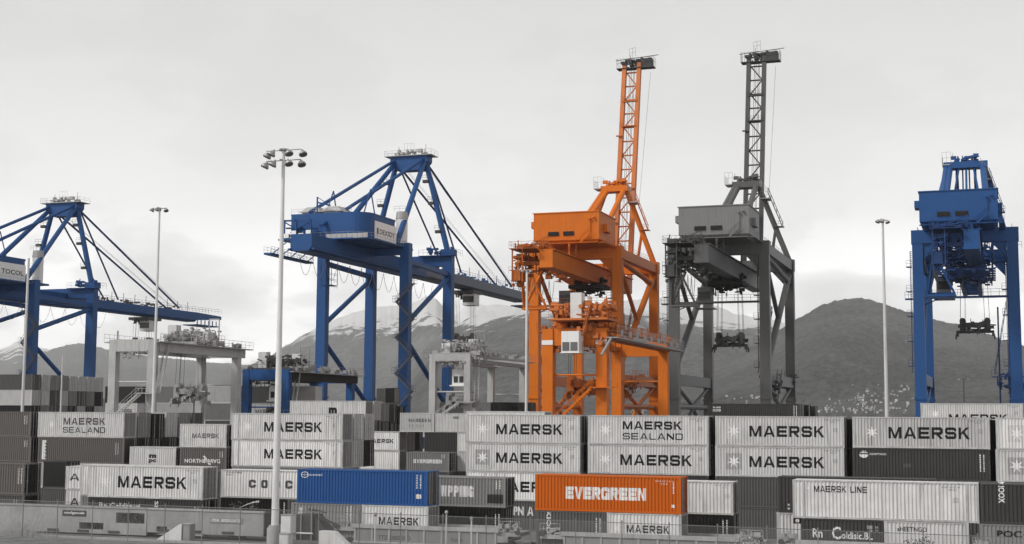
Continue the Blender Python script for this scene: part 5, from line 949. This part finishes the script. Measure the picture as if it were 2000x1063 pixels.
# ------------------------------------------------------------------ rail wagons
def bogie(r, x, y, z0):
    b = MB().box(x-1.5, x+1.5, y-.15, y+.05, z0+.45, z0+.75)
    for dx in (-.9, .9):
        for dy in (-.75, .75): b.tube((x+dx, y+.95+dy-.07, z0+.42), (x+dx, y+.95+dy+.07, z0+.42), .42, 14)
        b.tube((x+dx, y+.1, z0+.42), (x+dx, y+1.8, z0+.42), .08, 6); b.box(x+dx-.18, x+dx+.18, y-.12, y+.1, z0+.3, z0+.85)
    b.build('bogie', M['cardk'], r)
def well_car(label, x0, x1, Y, zb=.86, zt=2.28, extra=True, seed=1, text=None, over=2.0):
    r = empty('well_car', (x0, Y-.45, 0), label, 'rail wagon', 'container well wagons'); L_ = x1-x0; y = 0
    n = max(4, int(L_/1.55)); sd_ = MB().box(0, L_, y+.06, y+.14, zb, zt-.3)
    sb = MB().box(-.2, L_+.2, y-.06, y+.22, zt-.32, zt).box(-.1, L_+.1, y-.04, y+.2, zb-.22, zb)
    for i in range(n+1):
        xx = (L_-.16)*i/n; sb.box(xx, xx+.16, y-.01, y+.06, zb, zt-.32)
    sd_.build('side_panel', M['mid'], r); sb.build('side_frame', M['car'], r)  # darker panel paint stands in for shading between the ribs
    MB().box(0, L_, y+2.84, y+2.95, zb-.2, zt).build('far_side', M['car'], r); MB().box(0, L_, .22, 2.84, zb-.18, zb+.04).build('floor', M['cardk'], r)
    if over:
        for s, xe in ((-1, 0), (1, L_)):
            e_ = MB().box(min(xe, xe+s*over), max(xe, xe+s*over), .2, 2.7, zt-.62, zt-.3).rail((xe+s*.3, .1, zt-.3), (xe+s*over, .1, zt-.3), .9, .8).clutter(min(xe, xe+s*over)+.2, max(xe, xe+s*over)-.2, .2, 1.2, zt-.2, zt+.25, 16, seed+s, .38)
            e_.build('end_platform', M['car'], r); bogie(r, xe+s*(over*.75), .55, .28)
            MB().tube((xe+s*over*.9, .05, zt-.2), (xe+s*over*.9, .0, zt-.2), .24, 14).build('brake_wheel', M['cardk'], r)
    if text:
        me = bpy.data.meshes.new('lettering'); vs = []; fs = []
        for t in text:
            for tri in script(t[0], t[1], t[2], t[3], t[4], .02): fs.append((len(vs), len(vs)+1, len(vs)+2)); vs += [(p[0], -.013+.06, p[1]) for p in tri]
        me.from_pydata(vs, [], fs); link('lettering', me, r, M['lgrey'])
    return r
w0 = xat(690, YT, 1.5); well_car('ribbed grey well wagon under the blue container', w0, xat(968, YT, 1.5), YT+.6, text=[('TTZ.OBERSSO', 2.2, 5.2, 1.05, 1.4), ('TLACZ', 8.8, 9.9, 1.1, 1.35)], seed=4)
well_car('ribbed grey well wagon under the orange container', xat(1103, YT, 1.5), xat(1441, YT, 1.5), YT, seed=7)
well_car('ribbed grey well wagon under the long small-lettered container, right', xat(1560, YT, 1.5), xat(1898, YT, 1.5), YT, seed=9, over=1.4)
well_car('grey well wagon at the right edge of the train', xat(1935, YT, 1.5), xat(1935, YT, 1.5)+13, YT, seed=10, over=1.2)
well_car('grey well wagon under the light starred container at left, behind the smooth-sided wagons', xat(165, YT, 1.5), xat(400, YT, 1.5), YT, seed=11, over=1.2)
well_car('grey well wagon at the left edge under the dark brownish container', xat(46, YT, 1.5)-13, xat(46, YT, 1.5), YT, seed=12, over=1.2)
for pl, pr, lb in ((415, 690, 'under the white wide-lettered container'), (720, 1000, 'under the tall-lettered grey container'), (1135, 1445, 'under the white unlettered container'), (1512, 1830, 'under the dark container behind the long small-lettered one'), (1838, 2180, 'under the black container at far right')):
    xa, xb = xat(pl, Y2, 1), xat(pr, Y2, 1); r = empty('flat_rail_wagon', (xa, Y2, 0), 'flat rail wagon of the second train '+lb, 'rail wagon', 'flat wagons of the second train')
    MB().box(0, xb-xa, .05, 2.4, .72, .89).box(0, xb-xa, .2, .4, .5, .72).build('deck', M['cardk'], r); bogie(r, 2, .2, .25); bogie(r, xb-xa-2, .2, .25)
# near smooth-sided empty wagons on the raised siding
def smooth_car(label, xa, xb, Y, z0, z1, holes, plates, seed):
    r = empty('hopper_wagon', (xa, Y, 1.5), label, 'rail wagon', 'smooth-sided wagons on the near siding'); L_ = xb-xa; h0, h1 = z0-1.5, z1-1.5
    xs = sorted({0, L_, *[q for hh in holes for q in hh[:2]]}); sd_ = MB()
    for a, b in zip(xs, xs[1:]):
        hs_ = sorted([(hh[2]-1.5, hh[3]-1.5) for hh in holes if hh[0] <= a and hh[1] >= b]); z = h0
        for lo, hi in hs_: sd_.box(a, b, 0, .16, z, lo); z = hi
        sd_.box(a, b, 0, .16, z, h1)
    sd_.build('side_wall', M['conc'], r)
    MB().box(-.05, L_+.05, -.07, .24, h1+.001, h1+.14).build('top_rail', M['conc'], r)
    MB().box(0, L_, 2.3, 2.46, h0, h1).box(0, .14, .17, 2.3, h0, h1).box(L_-.14, L_, .17, 2.3, h0, h1).box(0, L_, .17, 2.3, h0+.0, h0+.12).build('far_wall', M['cardk'], r)
    for k in range(int(L_/3)): MB().box(1+k*3.0, 2.1+k*3.0, -.06, -.004, h0+.1, h0+.28).build('drain_slot', M['cardk'], r)
    for hh in holes: MB().clutter(hh[0]+.5, hh[1]-.5, .35, .9, hh[2]-1.1, hh[3]-1.8, 14, seed, .5).build('inner_machinery', M['cardk'], r)
    for x0_, x1_, zl, zh, tx, m1, m2_ in plates:
        pb = MB().box(x0_, x1_, -.05, -.002, zl-1.5, zh-1.5).build('name_plate', M[m1], r); me = bpy.data.meshes.new('lettering'); vs = []; fs = []
        for tri in script(tx, x0_+.15, x1_-.15, zl-1.5+(zh-zl)*.25, zl-1.5+(zh-zl)*.8, .02, .3): fs.append((len(vs), len(vs)+1, len(vs)+2)); vs += [(p[0], -.056, p[1]) for p in tri]
        me.from_pydata(vs, [], fs); link('lettering', me, pb, M[m2_])
    return r
YN = 98.0
sx0 = xat(-150, YN, 2.6); sx1 = xat(286, YN, 2.6); sx2 = xat(287, YN, 2.6); sx3 = xat(514, YN, 2.6)
rel = lambda px, base: xat(px, YN, 2.6)-base
smooth_car('smooth pale grey wagon at lower left with a dark window opening and small dark sign', sx0, sx1, YN, 1.62, 3.72, [(rel(155, sx0), rel(202, sx0), 1.95, 2.5), (rel(226, sx0), rel(282, sx0), 2.55, 3.4)], [(rel(122, sx0), rel(168, sx0), 3.0, 3.45, 'stobgsode', 'dark', 'lwhite')], 3)
smooth_car('smooth pale grey wagon with a slanted-lettered plate, left of the lamp mast plinth', sx2, sx3, YN, 1.9, 3.72, [(rel(306, sx2), rel(326, sx2), 2.0, 2.4)], [(rel(410, sx2), rel(474, sx2), 2.85, 3.25, 'PISA. BRIDGATE', 'mid', 'lwhite')], 5)
for px, lb in ((325, 'left, by the small grey cabinet'), (647, 'right of the lamp mast')):
    pass
def wedge(label, pxs, zb, zt, Y, flip):
    xa, xb = xat(pxs[0], Y, zb+.5), xat(pxs[1], Y, zb+.5); r_ = [(0, 0), (xb-xa, 0), (xb-xa, zt-zb), ((xb-xa)*.92, zt-zb)]
    if flip: r_ = [(0, 0), (xb-xa, 0), ((xb-xa)*.42, zt-zb-.04), ((xb-xa)*.34, zt-zb), (0, zt-zb)]
    o = MB().prism(r_, 0, .7).build('concrete_ramp_block', M['cabinet']); o.location = (xa, Y, zb); return tag(o, label, 'concrete block', 'sloping concrete blocks beside the siding')
wedge('sloping white concrete block rising to the right, beside the small grey cabinet', (303, 354), 1.5, 2.85, 95.6, False)
wedge('sloping white concrete block falling to the right, right of the lamp mast', (622, 692), 1.3, 2.75, 95.4, True)
def cab(name, label, px0, px1, Y, z0, z1, mat, seam=True):
    xa, xb = xat(px0, Y, z0), xat(px1, Y, z0); r = empty(name, (xa, Y, z0), label, 'cabinet'); w_ = xb-xa
    MB().box(0, w_, 0, .7, 0, z1-z0).build('housing', M[mat], r); MB().box(.05, w_-.05, -.03, -.002, .08, z1-z0-.08).build('door', M[mat], r); MB().box(-.04, w_+.04, -.06, .74, z1-z0+.002, z1-z0+.06).build('roof', M['steel'], r); return r
cab('electrical_cabinet', 'small grey cabinet beside the sloping block at lower left', 357, 371, 95.6, 1.6, 2.85, 'mid')
cab('electrical_cabinet', 'white cabinet on a lower box, just right of the lamp mast plinth', 548, 568, 96, 2.42, 3.78, 'cabinet')
cab('junction_box', 'lower white box carrying the cabinet right of the lamp mast plinth', 544, 563, 96, 1.5, 2.355, 'cabinet')
# black tank wagon between the cabinet and the ribbed wagon
tx0, tx1 = xat(572, 101.5, 2.5), xat(640, 101.5, 2.5)
r = empty('rail_tractor', (tx0, 101.5, .35), 'dark machine with a raised arm standing right of the white cabinet', 'machine'); w_ = tx1-tx0
MB().box(.3, w_*.6, 0, 1.6, .6, 3.1).prism([(w_*.55, .6), (w_, .6), (w_, 1.7), (w_*.62, 3.0), (w_*.55, 3.0)], .1, 1.5).build('body', M['cardk'], r); MB().box(.2, w_+.1, -.1, 1.7, .4, .6).tube((.1, -.1, 1.6), (w_*.6, -.1, 1.6), .09, 6).tube((w_*.25, -.1, .4), (w_*.25, -.1, 3.2), .06, 5).tube((w_*.55, -.1, .4), (w_*.55, -.1, 3.6), .06, 5).build('frame', M['steel'], r)
wm = MB()
for dx in (.25, .75): wm.tube((w_*dx, -.05, .42), (w_*dx, .15, .42), .42, 14); wm.tube((w_*dx, 1.4, .42), (w_*dx, 1.6, .42), .42, 14)
wm.build('wheel', M['soot'], r); MB().beam((w_*.5, .3, 3.2), (w_*1.3, .3, 2.2), .16).beam((w_*.4, .3, 3.5), (w_*.9, .3, 3.3), .14).build('arm', M['cardk'], r)
def signal(label, px, pyt, Y, zb):
    p = at(px, pyt, Y); r = empty('signal_post', (p.x, Y, zb), label, 'signal', 'trackside posts'); h = p.z-zb
    MB().tube((0, 0, 0), (0, 0, h), .06, 6).box(-.3, .3, -.3, .3, 0, .12).build('post', M['pole'], r); MB().blob((0, 0, h), .15, .15, .17).build('lamp_globe', M['steel'], r)
signal('small trackside post with a round white globe right of the blue container', 921, 1013, 105.6, .0)
signal('thin trackside post with a small white head below the tall-lettered container', 872, 1001, 105.6, .0)
signal('small trackside post before the light container under the blue one', 733, 1005, 104.5, .0)

# ------------------------------------------------------------------ weeds, shrubs
leaf_m = [ground_mat('shrub_leaves', .05, .16, 3, .8), ground_mat('pale_flowering_leaves', .10, .5, 5, .8), ground_mat('dry_grass', .2, .42, 3, .9)]
def shrub(label, px, Y, zb, w_, h, mat, seed, n=700, spiky=False):
    R_ = random.Random(seed); x = xat(px, Y, zb+h/2); r = empty('shrub', (x, Y, zb), label, 'shrub', 'weeds and shrubs beside the tracks'); lv = MB(); st = MB(); tips = []
    for k in range(16):
        a = R_.uniform(0, 6.28); q = Vector((math.cos(a)*w_*.5*R_.random()**.5, math.sin(a)*.5*R_.random(), h*R_.uniform(.45, 1))); st.tube((q.x*.2, q.y*.2, 0), q, .03, 4, .012); tips.append(q)
    for _ in range(n):
        q = R_.choice(tips); t = R_.uniform(.35, 1.05); c_ = Vector((q.x*t, q.y*t, q.z*t))+Vector((R_.gauss(0, .14), R_.gauss(0, .14), R_.gauss(0, .10))); s_ = R_.uniform(.05, .12)
        a = Vector((R_.gauss(0, 1), R_.gauss(0, 1), R_.gauss(0, 1))).normalized(); b_ = a.orthogonal().normalized(); lv.add([c_-a*s_, c_+b_*s_*.6, c_+a*s_, c_-b_*s_*.6], [(0, 1, 2, 3)])
    me = bpy.data.meshes.new('leaves'); me.from_pydata(lv.v, [], lv.f); me.materials.append(leaf_m[mat]); link('leaves', me, r); st.build('stems', M['cardk'], r)
for a in ((f'pale flowering shrub {q}', px, 104.8, .0, w_, h, 1, sd_) for q, px, w_, h, sd_ in (('just right of the ribbed wagon under the orange container', 1440, 1.8, 2.3, 1), ('in the middle of the gap right of the black container', 1466, 1.8, 2.4, 2), ('at the right of the gap before the dark grey containers', 1496, 1.8, 2.3, 3), ('in front of the low light container with the square logo', 1530, 1.6, 2.1, 4))): shrub(*a)
shrub('sprawling dark weed in front of the small-lettered light container at lower right', 1798, 88.5, 2.0, 2.6, 2.3, 0, 5)
shrub('smaller dark weed left of the gap at lower right', 1862, 88.8, 2.0, 1.6, 1.5, 0, 6, 350)
shrub('dark bush at the foot of the grey container at the right edge', 1908, 104.6, 0, 1.4, 2.9, 0, 7)
shrub('dark shrub growing behind the top of the slanted-lettered wagon', 475, 100.2, 1.5, 3.0, 2.8, 0, 8)
shrub('dark shrub behind the window opening of the wagon at lower left', 255, 100.6, 1.3, 2.2, 2.0, 0, 9)
gm = MB(); R_ = random.Random(3)
for _ in range(900):
    px = R_.gauss(28, 30); Y = R_.uniform(89, 95); x = xat(px, Y, 2); h = R_.uniform(.6, 2.4)*(1 if px < 70 else .4); dx = R_.uniform(-.1, .5)*h; gm.add([(x-.025, Y, 1.5), (x+.025, Y, 1.5), (x+dx*.5+.02, Y+.03, 1.5+h*.6), (x+dx, Y+.05, 1.5+h)], [(0, 1, 2), (0, 2, 3)])
me = bpy.data.meshes.new('tall_dry_grass'); me.from_pydata(gm.v, [], gm.f); me.materials.append(leaf_m[2]); o = link('tall_dry_grass', me); tag(o, 'clump of tall dry grass in front of the wagon at lower left', 'grass', kind='stuff')

# ------------------------------------------------------------------ chain-link fence
YFn = 86.0; fz = lambda x: 4.72-.0048*x
fr = empty('chain_link_fence', (0, YFn, 0), 'chain-link fence with thin posts and a top rail along the bottom of the picture', 'fence')
x = -74.5; px_ = []
while x < 6: px_.append(x); x += 3.05
for x in px_: MB().tube((x, 0, 2.3), (x, 0, fz(x)+.08), .035, 6).blob((x, 0, fz(x)+.1), .06, .06, .06, 6, 4).build('post', M['fence'], fr)
rl = MB()
for a, b in zip(px_, px_[1:]): rl.tube((a, 0, fz(a)), (b, 0, fz(b)), .026, 6)
rl.build('top_rail', M['fence'], fr)
m = bpy.data.materials.new('chain_link_wire'); m.use_nodes = True; t = m.node_tree; b = t.nodes['Principled BSDF']; b.inputs['Base Color'].default_value = (.24, .24, .235, 1); b.inputs['Roughness'].default_value = .6
tcn = N(t, 'ShaderNodeTexCoord'); res = []
for sgn in (1, -1):
    mpn = N(t, 'ShaderNodeMapping'); mpn.inputs['Rotation'].default_value = (0, sgn*math.pi/4, 0); t.links.new(tcn.outputs['Object'], mpn.inputs[0])
    wv = N(t, 'ShaderNodeTexWave', bands_direction='X'); wv.inputs['Scale'].default_value = 2.6; t.links.new(mpn.outputs[0], wv.inputs['Vector']); g_ = N(t, 'ShaderNodeMath', operation='GREATER_THAN'); g_.inputs[1].default_value = .985; t.links.new(wv.outputs['Fac'], g_.inputs[0]); res.append(g_)
mxn = N(t, 'ShaderNodeMath', operation='MAXIMUM'); t.links.new(res[0].outputs[0], mxn.inputs[0]); t.links.new(res[1].outputs[0], mxn.inputs[1]); t.links.new(mxn.outputs[0], b.inputs['Alpha'])
wm = MB()
for a, b_ in zip(px_, px_[1:]): wm.add([(a, .0, 2.3), (b_, .0, 2.3), (b_, .0, fz(b_)-.03), (a, .0, fz(a)-.03)], [(0, 1, 2, 3)])
wm.build('wire_mesh', m, fr)

# ------------------------------------------------------------------ air
m = bpy.data.materials.new('haze_air'); m.use_nodes = True; t = m.node_tree; t.nodes.clear(); o_ = N(t, 'ShaderNodeOutputMaterial'); pv = N(t, 'ShaderNodeVolumePrincipled')
pv.inputs['Color'].default_value = (.95, .95, .95, 1); pv.inputs['Density'].default_value = 7e-5; t.links.new(pv.outputs[0], o_.inputs['Volume'])
hz = MB().box(-14000, 14000, -300, 14500, -7, 1000).build('haze', m); tag(hz, kind='stuff')
